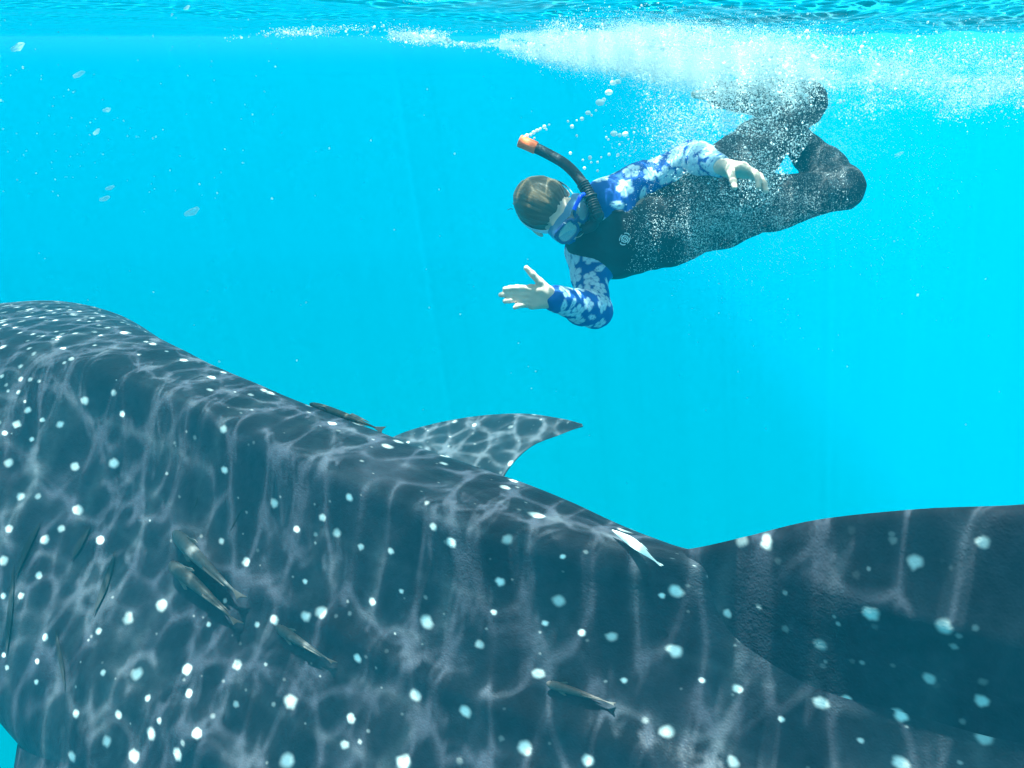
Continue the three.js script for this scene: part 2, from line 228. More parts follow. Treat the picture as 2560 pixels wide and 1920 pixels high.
// gill slits: each a flap of skin that ends in a step over a dark gap
const GILLS = [[[-1.7188, 0.3073], [-1.7208, 0.2825], [-1.7083, 0.2529]], [[-1.5646, 0.3193], [-1.5688, 0.2998], [-1.5688, 0.2856]], [[-1.45, 0.3082], [-1.4292, 0.2794], [-1.4146, 0.2533]], [[-1.5104, 0.2316], [-1.45, 0.2139], [-1.3896, 0.1944]], [[-1.7375, 0.2662], [-1.6729, 0.2223], [-1.6333, 0.1918]]];
const gillGap = new THREE.MeshStandardMaterial({ name: 'gill gap', color: new THREE.Color().setRGB(0.010, 0.013, 0.016), roughness: 0.8 });
for (const g of GILLS) {
  const c = new THREE.CatmullRomCurve3(g.map(([x, v]) => V(x, v, 0)));
  const flap = grid(40, 10, (s, w) => {                                      // a low swelling that falls off sharply at its rear edge
    const p = c.getPoint(s), t = Math.sin(Math.PI * clamp(s, 0, 1)), x = p.x + lerp(-0.05, 0.004, w), q = skin(x, p.y), n = skinNormal(x, p.y);
    const h = -0.003 + t * 0.007 * (w < 0.85 ? Math.pow(w / 0.85, 1.5) : 1 - 1.4 * Math.pow((w - 0.85) / 0.15, 2));
    return [q.addScaledVector(n, h), xToU(x), p.y];
  });
  const f = part('gill_slit', flap, sharkSkin, shark);
  part('gill_gap', grid(30, 4, (s, w) => { const p = c.getPoint(s), t = Math.sin(Math.PI * s), x = p.x + 0.003 + (w - 0.5) * 0.02 * t, n = skinNormal(x, p.y); return [skin(x, p.y).addScaledVector(n, dip(x, p.y) + 0.0055 + 0.001 * Math.sin(Math.PI * w)), w, s]; }), gillGap, f);
}
for (const g of [[[-1.2604, 0.3817], [-1.258, 0.376], [-1.2604, 0.3698]], [[-1.0583, 0.403], [-1.1042, 0.3866], [-1.1229, 0.3667]]]) {   // old cuts in the flank
  const c = new THREE.CatmullRomCurve3(g.map(([x, v]) => V(x, v, 0)));
  part('scar', grid(30, 4, (s, w) => { const p = c.getPoint(s), t = Math.sin(Math.PI * s), v = p.y + (w - 0.5) * 0.002 * t, x = p.x + (w - 0.5) * 0.006 * t, n = skinNormal(x, v); return [skin(x, v).addScaledVector(n, dip(x, v) + 0.001 + 0.001 * Math.sin(Math.PI * w)), w, s]; }), gillGap, shark);
}
// ------------------------------------------------------------------ water surface: a rippled sheet with painted caustic light in its colour map
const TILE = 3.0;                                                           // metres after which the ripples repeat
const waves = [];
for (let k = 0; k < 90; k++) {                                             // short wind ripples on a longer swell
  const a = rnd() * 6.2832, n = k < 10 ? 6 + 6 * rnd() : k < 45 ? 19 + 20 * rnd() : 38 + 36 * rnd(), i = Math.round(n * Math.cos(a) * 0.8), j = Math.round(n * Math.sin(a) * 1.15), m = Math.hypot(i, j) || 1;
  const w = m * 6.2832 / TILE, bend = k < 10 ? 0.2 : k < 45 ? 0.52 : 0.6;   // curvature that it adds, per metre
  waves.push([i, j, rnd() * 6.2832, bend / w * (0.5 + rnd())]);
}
const causticMap = (() => {                                                  // caustic light computed from ripples, painted into the transmission colour
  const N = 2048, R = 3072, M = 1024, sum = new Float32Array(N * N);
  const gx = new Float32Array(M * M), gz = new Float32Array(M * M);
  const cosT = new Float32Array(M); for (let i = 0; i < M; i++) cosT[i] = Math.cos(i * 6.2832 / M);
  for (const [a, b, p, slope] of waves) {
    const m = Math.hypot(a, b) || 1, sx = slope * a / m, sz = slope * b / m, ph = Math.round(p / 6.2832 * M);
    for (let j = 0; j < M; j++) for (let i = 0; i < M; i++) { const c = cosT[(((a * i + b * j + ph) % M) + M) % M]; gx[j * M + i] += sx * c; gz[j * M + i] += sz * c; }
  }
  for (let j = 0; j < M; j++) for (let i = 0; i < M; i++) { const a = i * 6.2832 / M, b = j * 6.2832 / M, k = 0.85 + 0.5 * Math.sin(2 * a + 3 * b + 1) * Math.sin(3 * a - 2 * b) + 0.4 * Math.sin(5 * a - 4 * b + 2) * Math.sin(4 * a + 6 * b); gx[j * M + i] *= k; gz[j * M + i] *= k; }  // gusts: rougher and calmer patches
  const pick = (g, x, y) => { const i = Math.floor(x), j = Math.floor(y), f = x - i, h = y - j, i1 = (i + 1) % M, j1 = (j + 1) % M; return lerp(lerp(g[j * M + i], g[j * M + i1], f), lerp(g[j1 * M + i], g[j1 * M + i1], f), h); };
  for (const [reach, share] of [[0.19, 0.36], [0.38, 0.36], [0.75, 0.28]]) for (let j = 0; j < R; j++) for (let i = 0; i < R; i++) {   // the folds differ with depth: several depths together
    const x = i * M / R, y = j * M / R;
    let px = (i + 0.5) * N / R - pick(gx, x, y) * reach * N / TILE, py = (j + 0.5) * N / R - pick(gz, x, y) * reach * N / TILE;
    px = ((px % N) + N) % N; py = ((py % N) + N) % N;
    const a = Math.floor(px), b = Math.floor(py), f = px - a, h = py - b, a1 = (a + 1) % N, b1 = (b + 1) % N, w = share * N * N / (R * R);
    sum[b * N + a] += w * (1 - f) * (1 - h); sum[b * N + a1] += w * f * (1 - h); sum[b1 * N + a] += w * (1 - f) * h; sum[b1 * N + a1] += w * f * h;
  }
  return texture(N, N, (u, v, o) => { const s = sum[Math.floor(v * N) * N + Math.floor(u * N)]; const t = clamp(CAUSTIC_LOW + CAUSTIC_GAIN * Math.pow(s, 1.85), 0, 1); o[0] = 0.74 * t; o[1] = t; o[2] = 0.97 * t; });  // red lost to the water is put into the colour too
})();
const seaSheet = new THREE.MeshPhysicalMaterial({ name: 'rippled sea surface', map: causticMap, transmission: 1, thickness: 0, roughness: 0, ior: 1.33 });  // the map shapes the sunlight; the sheet itself focuses none
const waveHeight = (x, z) => (0.4 + 0.6 * smooth(x, -1, 1.2)) * waveSum(x, z) + (0.01 + 0.03 * smooth(x, -2, 1.5)) * (Math.sin(1.3 * x + 2.1 * z + 0.6) + 0.7 * Math.sin(2.7 * x - 1.1 * z + 2.2));
function waveSum(x, z) { return 0.018 * Math.sin(1.7 * x + 0.9 * z + 0.4) + 0.014 * Math.sin(-2.6 * x + 2.1 * z) + 0.010 * Math.sin(4.3 * x + 3.7 * z + 1.1) + 0.007 * Math.sin(7.9 * x - 5.1 * z + 2.0) + 0.0045 * Math.sin(13 * x + 11 * z) + 0.003 * Math.sin(23 * x - 17 * z + 0.5) + 0.0014 * (noise2(x * 14, z * 14, 90) - 0.5); }
{
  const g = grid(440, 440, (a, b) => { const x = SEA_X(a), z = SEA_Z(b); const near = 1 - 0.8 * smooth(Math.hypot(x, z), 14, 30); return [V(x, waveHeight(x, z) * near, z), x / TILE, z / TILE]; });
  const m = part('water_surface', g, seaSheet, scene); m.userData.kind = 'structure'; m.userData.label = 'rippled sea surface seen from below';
}
// ------------------------------------------------------------------ snorkeller
// A body is a field of distances to tapered bones, meshed on a grid by surface nets.
const smin = (a, b, k) => { const h = Math.max(k - Math.abs(a - b), 0) / k; return Math.min(a, b) - h * h * k * 0.25; };
const bone = (a, b, r0, r1) => { const d = b.clone().sub(a), L2 = d.lengthSq(); return (x, y, z) => { const px = x - a.x, py = y - a.y, pz = z - a.z, t = clamp((px * d.x + py * d.y + pz * d.z) / L2, 0, 1); const qx = px - d.x * t, qy = py - d.y * t, qz = pz - d.z * t; return Math.sqrt(qx * qx + qy * qy + qz * qz) - lerp(r0, r1, t); }; };
const egg = (c, X, Y, Z, rx, ry, rz) => (x, y, z) => { const px = x - c.x, py = y - c.y, pz = z - c.z, a = (px * X.x + py * X.y + pz * X.z) / rx, b = (px * Y.x + py * Y.y + pz * Y.z) / ry, e = (px * Z.x + py * Z.y + pz * Z.z) / rz, k = Math.sqrt(a * a + b * b + e * e); return k < 1e-6 ? -Math.min(rx, ry, rz) : (k - 1) * k / Math.sqrt((a / rx) ** 2 + (b / ry) ** 2 + (e / rz) ** 2); };
const union = (list, k) => (x, y, z) => { let d = list[0](x, y, z); for (let i = 1; i < list.length; i++) d = smin(d, list[i](x, y, z), k); return d; };
function net(field, lo, hi, cell, color) {                                    // surface nets: one vertex for every cell that the surface crosses
  const n = [0, 1, 2].map((c) => Math.ceil((hi.getComponent(c) - lo.getComponent(c)) / cell) + 1), [nx, ny, nz] = n;
  const f = new Float32Array(nx * ny * nz), id = new Int32Array(nx * ny * nz).fill(-1), at3 = (i, j, k) => (k * ny + j) * nx + i;
  for (let k = 0; k < nz; k++) for (let j = 0; j < ny; j++) for (let i = 0; i < nx; i++) f[at3(i, j, k)] = field(lo.x + i * cell, lo.y + j * cell, lo.z + k * cell);
  const pos = [], idx = [];
  for (let k = 0; k < nz - 1; k++) for (let j = 0; j < ny - 1; j++) for (let i = 0; i < nx - 1; i++) {
    let sx = 0, sy = 0, sz = 0, m = 0;
    for (let e = 0; e < 12; e++) {
      const ax = e >> 2, u = e & 1, w = (e >> 1) & 1, a = ax === 0 ? [0, u, w] : ax === 1 ? [u, 0, w] : [u, w, 0], b = a.slice(); b[ax] = 1;
      const fa = f[at3(i + a[0], j + a[1], k + a[2])], fb = f[at3(i + b[0], j + b[1], k + b[2])];
      if ((fa < 0) === (fb < 0)) continue;
      const t = fa / (fa - fb); sx += a[0] + (b[0] - a[0]) * t; sy += a[1] + (b[1] - a[1]) * t; sz += a[2] + (b[2] - a[2]) * t; m++;
    }
    if (m) { id[at3(i, j, k)] = pos.length / 3; pos.push(lo.x + (i + sx / m) * cell, lo.y + (j + sy / m) * cell, lo.z + (k + sz / m) * cell); }
  }
  for (let k = 1; k < nz - 1; k++) for (let j = 1; j < ny - 1; j++) for (let i = 1; i < nx - 1; i++) {
    const s = f[at3(i, j, k)] < 0;
    for (const [ax, b, c] of [[0, 1, 2], [1, 2, 0], [2, 0, 1]]) {
      const q = [i, j, k]; q[ax]++;
      if ((f[at3(...q)] < 0) === s) continue;
      const o = (db, dc) => { const r = [i, j, k]; r[b] -= db; r[c] -= dc; return id[at3(...r)]; }, A = o(0, 0), B = o(1, 0), C = o(1, 1), D = o(0, 1);
      if (Math.min(A, B, C, D) < 0) continue;
      s ? idx.push(A, B, C, A, C, D) : idx.push(A, C, B, A, D, C);
    }
  }
  const nor = new Float32Array(pos.length), e = cell * 0.7;
  for (let i = 0; i < pos.length; i += 3) { const x = pos[i], y = pos[i + 1], z = pos[i + 2]; const gx = field(x + e, y, z) - field(x - e, y, z), gy = field(x, y + e, z) - field(x, y - e, z), gz = field(x, y, z + e) - field(x, y, z - e), L = Math.hypot(gx, gy, gz) || 1; nor[i] = gx / L; nor[i + 1] = gy / L; nor[i + 2] = gz / L; }
  const g = new THREE.BufferGeometry();
  g.setAttribute('position', new THREE.Float32BufferAttribute(pos, 3)); g.setAttribute('normal', new THREE.BufferAttribute(nor, 3)); g.setIndex(idx);
  if (color) { const col = new Float32Array(pos.length), o = [0, 0, 0]; for (let i = 0; i < pos.length; i += 3) { color(pos[i], pos[i + 1], pos[i + 2], o); col.set(o, i); } g.setAttribute('color', new THREE.BufferAttribute(col, 3)); }
  return g;
}
const PELVIS = at(1803, 505, 2.74);
const J = (px, py, d) => at(px, py, d).sub(PELVIS);                           // joints, from the pelvis
const toSide = camDir(0.23, 0.62, 0.75), toFront = camDir(0, -0.75, 0.62);     // the swimmer's left, and where the chest faces
const off = (p, s, f) => p.clone().addScaledVector(toSide, s).addScaledVector(toFront, f);
const joint = {
  pelvis: V(0, 0, 0), waist: J(1690, 564, 2.72), chest: J(1555, 578, 2.70), neck: J(1462, 566, 2.71), head: J(1374, 524, 2.58),
  shoulderL: J(1508, 505, 2.60), elbowL: J(1728, 388, 2.60), wristL: J(1808, 418, 2.42),
  shoulderR: J(1466, 630, 2.78), elbowR: J(1488, 778, 2.64), wristR: J(1381, 744, 2.45),
  hipL: J(1795, 462, 2.67), kneeL: J(2012, 258, 2.84), ankleL: J(1795, 236, 3.14), toeL: J(1735, 236, 3.28),
  hipR: J(1815, 535, 2.80), kneeR: J(2105, 470, 2.77), ankleR: J(1960, 318, 3.02), toeR: J(1880, 240, 3.10),
};
const headRight = camDir(-0.55, -0.83, 0), headLeft = headRight.clone().negate(), headUp = camDir(-0.55, 0.365, 0.75), headFront = camDir(0.62, -0.41, 0.66);
const onHead = (l, u, f) => joint.head.clone().addScaledVector(headLeft, l).addScaledVector(headUp, u).addScaledVector(headFront, f);
const trunkBones = (() => {
  const { pelvis, waist, chest, neck } = joint, L = [];
  for (const s of [-1, 1]) {
    L.push(bone(off(chest, s * 0.065, 0), off(waist, s * 0.045, 0), 0.098, 0.079), bone(off(waist, s * 0.045, 0), off(pelvis, s * 0.062, -0.01), 0.079, 0.1));
    L.push(bone(off(chest, s * 0.055, 0.025).lerp(neck, 0.12), off(chest, s * 0.05, 0.03).lerp(waist, 0.35), 0.07, 0.066));
    L.push(bone(off(pelvis, s * 0.07, -0.035), off(pelvis, s * 0.07, -0.03).lerp(s > 0 ? joint.kneeL : joint.kneeR, 0.12), 0.085, 0.08));
  }
  L.push(bone(neck.clone().lerp(chest, 0.3), joint.shoulderL, 0.07, 0.058), bone(neck.clone().lerp(chest, 0.3), joint.shoulderR, 0.07, 0.058));
  L.push(bone(neck.clone().lerp(chest, 0.35), chest, 0.085, 0.1));
  return L;
})();
const along = (a, b, t, s = V(0, 0, 0)) => a.clone().lerp(b, t).add(s);
const leg = (hip, knee, ankle, toe) => [bone(hip, along(hip, knee, 0.45), 0.084, 0.075), bone(along(hip, knee, 0.45), knee, 0.074, 0.056), bone(knee, along(knee, ankle, 0.3), 0.058, 0.06), bone(along(knee, ankle, 0.3), ankle, 0.058, 0.036), bone(ankle, toe, 0.034, 0.024)];
const arm = (sh, el, wr) => [bone(sh, along(sh, el, 0.4), 0.054, 0.047), bone(along(sh, el, 0.4), el, 0.046, 0.037), bone(el, along(el, wr, 0.3), 0.039, 0.041), bone(along(el, wr, 0.3), wr, 0.04, 0.0265)];
const legL = leg(joint.hipL, joint.kneeL, joint.ankleL, joint.toeL), legR = leg(joint.hipR, joint.kneeR, joint.ankleR, joint.toeR);
const armL = arm(joint.shoulderL, joint.elbowL, joint.wristL), armR = arm(joint.shoulderR, joint.elbowR, joint.wristR);
const neckBone = [bone(joint.neck, onHead(0, -0.05, -0.03), 0.056, 0.055)];
const trunk = union(trunkBones, 0.05), legs = (() => { const a = union(legL, 0.03), b = union(legR, 0.03); return (x, y, z) => Math.min(a(x, y, z), b(x, y, z)); })();
const sleeveL = union(armL, 0.025), sleeveR = union(armR, 0.025), throat = union(neckBone, 0.02);
const trunkLegs = (x, y, z) => smin(trunk(x, y, z), legs(x, y, z), 0.06);
const figure = (x, y, z) => smin(smin(trunkLegs(x, y, z), Math.min(sleeveL(x, y, z), sleeveR(x, y, z)), 0.035), throat(x, y, z), 0.03);
// head: skull, jaw, nose, lips, chin, ears, brow and eyes
const HX = headLeft, HY = headUp, HZ = headFront;
const skull = union([egg(onHead(0, 0.025, -0.012), HX, HY, HZ, 0.071, 0.086, 0.089), egg(onHead(0, -0.045, 0.028), HX, HY, HZ, 0.058, 0.068, 0.062), bone(onHead(-0.035, -0.085, 0.04), onHead(0.035, -0.085, 0.04), 0.018, 0.018)], 0.03);
const features = [bone(onHead(0, 0.012, 0.085), onHead(0, -0.028, 0.106), 0.009, 0.0125), bone(onHead(0.012, -0.031, 0.094), onHead(-0.012, -0.031, 0.094), 0.009, 0.009), bone(onHead(-0.018, -0.056, 0.085), onHead(0.018, -0.056, 0.085), 0.007, 0.007), bone(onHead(-0.015, -0.066, 0.083), onHead(0.015, -0.066, 0.083), 0.0075, 0.0075),
  egg(onHead(0, -0.096, 0.066), HX, HY, HZ, 0.02, 0.016, 0.016), bone(onHead(-0.045, 0.02, 0.074), onHead(0.045, 0.02, 0.074), 0.01, 0.01), egg(onHead(0.031, 0, 0.078), HX, HY, HZ, 0.014, 0.012, 0.01), egg(onHead(-0.031, 0, 0.078), HX, HY, HZ, 0.014, 0.012, 0.01)];
const ears = [-1, 1].map((s) => egg(onHead(s * 0.077, -0.01, -0.005), HX, HY, HZ, 0.008, 0.032, 0.018));
const face = union([skull, ...features], 0.012), headField = (x, y, z) => { let d = face(x, y, z); for (const e of ears) d = smin(d, e(x, y, z), 0.01); return smin(d, throat(x, y, z), 0.025); };
// hands: a palm, four fingers of different lengths in three joints, and a thumb from the side of the palm
function hand(wrist, ahead, palmSide, thumbSide, curls, thumbCurl, thumbOut, drop = 0) {
  const A = ahead.clone().normalize(), N = palmSide.clone().addScaledVector(A, -palmSide.dot(A)).normalize(), T = thumbSide.clone().addScaledVector(A, -thumbSide.dot(A)).addScaledVector(N, -thumbSide.dot(N)).normalize();
  const P = (a, n, t) => wrist.clone().addScaledVector(A, a).addScaledVector(N, n).addScaledVector(T, t), L = [];
  const palm = [bone(P(-0.012, 0, 0), P(0.015, 0, 0), 0.0235, 0.024), bone(P(0.012, 0, 0.014), P(0.074, -0.002, 0.026), 0.018, 0.0135), bone(P(0.012, 0, 0), P(0.078, -0.004, 0.006), 0.018, 0.0135), bone(P(0.012, 0, -0.008), P(0.073, -0.003, -0.014), 0.018, 0.013), bone(P(0.012, 0, -0.016), P(0.064, 0, -0.031), 0.017, 0.012), bone(P(0.02, 0.008, 0.02), P(0.045, 0.007, 0.026), 0.0165, 0.014)];
  L.push(union(palm, 0.016));
  const roots = [[0.076, 0.0255], [0.081, 0.0075], [0.076, -0.0105], [0.067, -0.0275]], lengths = [[0.046, 0.028, 0.023], [0.05, 0.032, 0.024], [0.046, 0.03, 0.023], [0.037, 0.022, 0.02]], fan = [0.0, 0.0, 0.0, -0.01];
  roots.forEach(([a, t], i) => {
    let p = P(a, -0.003, t), ang = 0; const dirAt = (g) => A.clone().multiplyScalar(Math.cos(g)).addScaledVector(N, Math.sin(g)).addScaledVector(T, fan[i]).normalize(), seg = [];
    for (let k = 0; k < 3; k++) { ang += curls[i][k]; const q = p.clone().addScaledVector(dirAt(ang), lengths[i][k]), r = [0.0106, 0.0099, 0.0091, 0.0078]; seg.push(bone(p, q, r[k] * (i === 3 ? 0.88 : 1), r[k + 1] * (i === 3 ? 0.88 : 1))); p = q; }
    L.push(union(seg, 0.005));
  });
  let p = P(0.022, 0.006, 0.026); const td = (g) => A.clone().multiplyScalar(Math.cos(thumbOut)).addScaledVector(T, Math.sin(thumbOut)).addScaledVector(N, drop + g).normalize(), seg = [];
  [[0.038, 0.015, 0.012], [0.035, 0.012, 0.0105], [0.027, 0.0105, 0.009]].forEach(([l, r0, r1], k) => { const q = p.clone().addScaledVector(td(thumbCurl * k), l); seg.push(bone(p, q, r0, r1)); p = q; });
  L.push(union(seg, 0.006));
  const K = 0.93, w = wrist;                                                  // a slim hand
  return (X, Y, Z) => { const x = w.x + (X - w.x) / K, y = w.y + (Y - w.y) / K, z = w.z + (Z - w.z) / K; let d = L[0](x, y, z); for (let i = 1; i < L.length; i++) d = smin(d, L[i](x, y, z), 0.007); return d * K; };
}
const handR = hand(joint.wristR, camDir(-0.95, 0.02, 0.28), camDir(0.12, -0.35, 0.9), camDir(-0.1, 0.93, 0.3), [[0.1, 0.25, 0.2], [0.12, 0.28, 0.2], [0.17, 0.32, 0.22], [0.28, 0.4, 0.26]], -0.05, 0.7, -0.05);
const handL = hand(joint.wristL, camDir(0.72, -0.28, 0.5), camDir(-0.3, -0.85, 0.1), camDir(-0.2, -0.5, 0.75), [[0.35, 0.5, 0.35], [0.3, 0.45, 0.3], [0.25, 0.4, 0.3], [0.2, 0.35, 0.3]], 0.25, 0.35, 0.9);
const box = (points, m) => { const b = new THREE.Box3().setFromPoints(points); return [b.min.subScalar(m), b.max.addScalar(m)]; };
const allJoints = Object.values(joint);
const cutAt = (f, p, dir, w = 0) => { const D = dir.clone().normalize(); return (x, y, z) => Math.max(f(x, y, z), (x - p.x) * D.x + (y - p.y) * D.y + (z - p.z) * D.z - w); };
const skinTone = (x, y, z, o) => { const n = 0.88 + 0.24 * noise3(x * 60, y * 60, z * 60) + 0.08 * (noise3(x * 220, y * 220, z * 220) - 0.5); o[0] = 0.62 * n; o[1] = 0.46 * n; o[2] = 0.37 * n; };
const flesh = new THREE.MeshPhysicalMaterial({ name: 'skin', vertexColors: true, roughness: 0.5, specularIntensity: 0.4 });
const swimmer = thing('person', 'snorkeller in black wetsuit and blue flowered sleeves swimming with hands spread below the surface', 'person', PELVIS);
{
  const bodyGeo = net((x, y, z) => figure(x, y, z) + 0.008, ...box(allJoints.filter((p) => p !== joint.head), 0.14), 0.011, skinTone);
  const headGeo = net(headField, ...box([onHead(-0.11, -0.14, -0.14), onHead(0.11, 0.14, 0.14), onHead(-0.11, 0.14, -0.14), onHead(0.11, -0.14, 0.14), onHead(-0.11, -0.14, 0.14), onHead(0.11, 0.14, -0.14)], 0.02), 0.0035, skinTone);
  const rGeo = net(handR, ...box([joint.wristR], 0.21), 0.003, skinTone), lGeo = net(handL, ...box([joint.wristL], 0.21), 0.003, skinTone);
  part('body', mergeGeometries([bodyGeo, headGeo, rGeo, lGeo]), flesh, swimmer).userData.label = 'pale bare hands, forehead and face';
}
// flowered rash guard: white hibiscus and leaves on blue
const dirOf = (a, b) => b.clone().sub(a).normalize();
const blooms = [];
function strew(path, radius, count, sizes) {
  for (let k = 0; k < count; k++) {
    const t = (k + 0.5) / count, i = Math.min(path.length - 2, Math.floor(t * (path.length - 1))), f = t * (path.length - 1) - i, c = path[i].clone().lerp(path[i + 1], f), d = dirOf(path[i], path[i + 1]);
    for (let m = 0; m < 4; m++) { const a = m * 1.571 + (k % 2) * 0.785 + rnd() * 0.5, u = V(0, 1, 0).cross(d).normalize(), w = d.clone().cross(u), n = u.multiplyScalar(Math.cos(a)).addScaledVector(w, Math.sin(a)); blooms.push({ p: c.clone().addScaledVector(n, radius), n, d: d.clone(), s: sizes * (0.8 + 0.4 * rnd()), a: rnd() * 6.28, leaf: rnd() < 0.22 }); }
  }
}
strew([joint.shoulderL, joint.elbowL, joint.wristL], 0.046, 14, 0.027); strew([joint.shoulderR, joint.elbowR, joint.wristR], 0.046, 14, 0.026); strew([off(joint.shoulderL, 0, -0.02), off(joint.shoulderR, 0, -0.02)], 0.07, 4, 0.038);
const flowered = (x, y, z, o) => {
  let s = 0, heart = 0;
  for (const b of blooms) {
    const px = x - b.p.x, py = y - b.p.y, pz = z - b.p.z; if (px * px + py * py + pz * pz > 4 * b.s * b.s) continue;
    const w = b._w ?? (b._w = b.n.clone().cross(b.d)), u = px * b.d.x + py * b.d.y + pz * b.d.z, v = px * w.x + py * w.y + pz * w.z, out = px * b.n.x + py * b.n.y + pz * b.n.z; if (out < -0.04) continue;
    const r = Math.hypot(u, v) / b.s, a = Math.atan2(v, u) + b.a;
    if (b.leaf) { const lu = Math.abs(u * Math.cos(b.a) - v * Math.sin(b.a)) / b.s, lv = Math.abs(u * Math.sin(b.a) + v * Math.cos(b.a)) / b.s; s = Math.max(s, (1 - smooth(lv + 0.45 * lu * lu, 0.34, 0.44)) * smooth(lv, 0.01, 0.05)); continue; }
    const petal = 0.62 + 0.38 * Math.pow(Math.abs(Math.cos(2.5 * a)), 0.6), ins = 1 - smooth(r / petal, 0.93, 1.05), veins = Math.abs(Math.sin(2.5 * a)) > 0.97 ? 0.5 : Math.sin(15 * a) > 0.82 && r > 0.3 && r < 0.75 ? 0.72 : 1;
    s = Math.max(s, ins * veins); if (r < 0.17) heart = 1;
  }
  if (heart) s *= 0.35;
  const n = 0.9 + 0.2 * noise3(x * 90, y * 90, z * 90);
  o[0] = lerp(0.008, 0.46, s) * n; o[1] = lerp(0.07, 0.62, s) * n; o[2] = lerp(0.32, 0.74, s) * n;
};
const wrinkle = (x, y, z, a) => a * (noise3(x * 38, y * 38, z * 38) + 0.6 * noise3(x * 17, y * 30, z * 22) - 0.8);
const lycra = new THREE.MeshPhysicalMaterial({ name: 'flowered lycra', vertexColors: true, roughness: 0.7, sheen: 0.3, sheenRoughness: 0.6, specularIntensity: 0.4 });
{
  const cuffL = cutAt(cutAt(sleeveL, joint.wristL, dirOf(joint.elbowL, joint.wristL), -0.012), joint.shoulderL, dirOf(joint.elbowL, joint.shoulderL), 0.12), cuffR = cutAt(sleeveR, joint.wristR, dirOf(joint.elbowR, joint.wristR), -0.012);
  const top = cutAt(figure, joint.chest, dirOf(joint.neck, joint.chest), 0.02), collar = (x, y, z) => Math.max(top(x, y, z), 0.012 - (throat(x, y, z) + 0.0), -(headField(x, y, z) - 0.01));
  const f = (x, y, z) => Math.min(smin(smin(cuffL(x, y, z), collar(x, y, z), 0.03), cuffR(x, y, z), 0.03) - 0.0055 + wrinkle(x, y, z, 0.004));
  part('rash_guard', net(f, ...box([joint.shoulderL, joint.shoulderR, joint.elbowL, joint.elbowR, joint.wristL, joint.wristR, joint.neck, joint.chest], 0.13), 0.005, flowered), lycra, swimmer).userData.label = 'bright blue rash guard with white flowers';
}
// black sleeveless wetsuit
const neoprene = new THREE.MeshPhysicalMaterial({ name: 'black neoprene', color: new THREE.Color().setRGB(0.022, 0.024, 0.027), roughness: 0.75, bumpMap: (() => { const t = texture(128, 128, (u, v, o) => { o[0] = o[1] = o[2] = noise2(u * 64, v * 64, 95); }, false); return t; })(), bumpScale: 0.0006, specularIntensity: 0.35 });
const suitField = (() => {
  const hole = (sh, el, t, r) => { const c = sh.clone().lerp(el, t); return (x, y, z) => { const dx = x - c.x, dy = y - c.y, dz = z - c.z; return Math.sqrt(dx * dx + dy * dy + dz * dz) - r; }; };
  const hL = hole(off(joint.shoulderL, 0.012, -0.002), joint.elbowL, 0.16, 0.088), hR = hole(off(joint.shoulderR, -0.01, 0), joint.elbowR, 0.3, 0.066), nc = joint.neck.clone().lerp(joint.head, 0.18), nk = (x, y, z) => Math.hypot(x - nc.x, y - nc.y, z - nc.z) - 0.066;
  const cutL = cutAt(union(legL, 0.03), joint.ankleL, dirOf(joint.kneeL, joint.ankleL), 0.0), cutR = cutAt(union(legR, 0.03), joint.ankleR, dirOf(joint.kneeR, joint.ankleR), 0.0), ends = (x, y, z) => smin(trunk(x, y, z), Math.min(cutL(x, y, z), cutR(x, y, z)), 0.06);
  return (x, y, z) => Math.max(ends(x, y, z) - 0.011 + wrinkle(x, y, z, 0.006), -hL(x, y, z), -hR(x, y, z), -nk(x, y, z));
})();
const suit = part('wetsuit', net(suitField, ...box([joint.chest, joint.neck, joint.waist, joint.pelvis, joint.kneeL, joint.kneeR, joint.ankleL, joint.ankleR, joint.hipL, joint.hipR, joint.shoulderL, joint.shoulderR], 0.13), 0.0065), neoprene, swimmer);
{ const g = suit.geometry, p = g.attributes.position, uv = new Float32Array(p.count * 2); for (let i = 0; i < p.count; i++) { uv[2 * i] = p.getX(i) * 3; uv[2 * i + 1] = (p.getY(i) + p.getZ(i)) * 3; } g.setAttribute('uv', new THREE.BufferAttribute(uv, 2)); suit.userData.label = 'black sleeveless wetsuit'; }
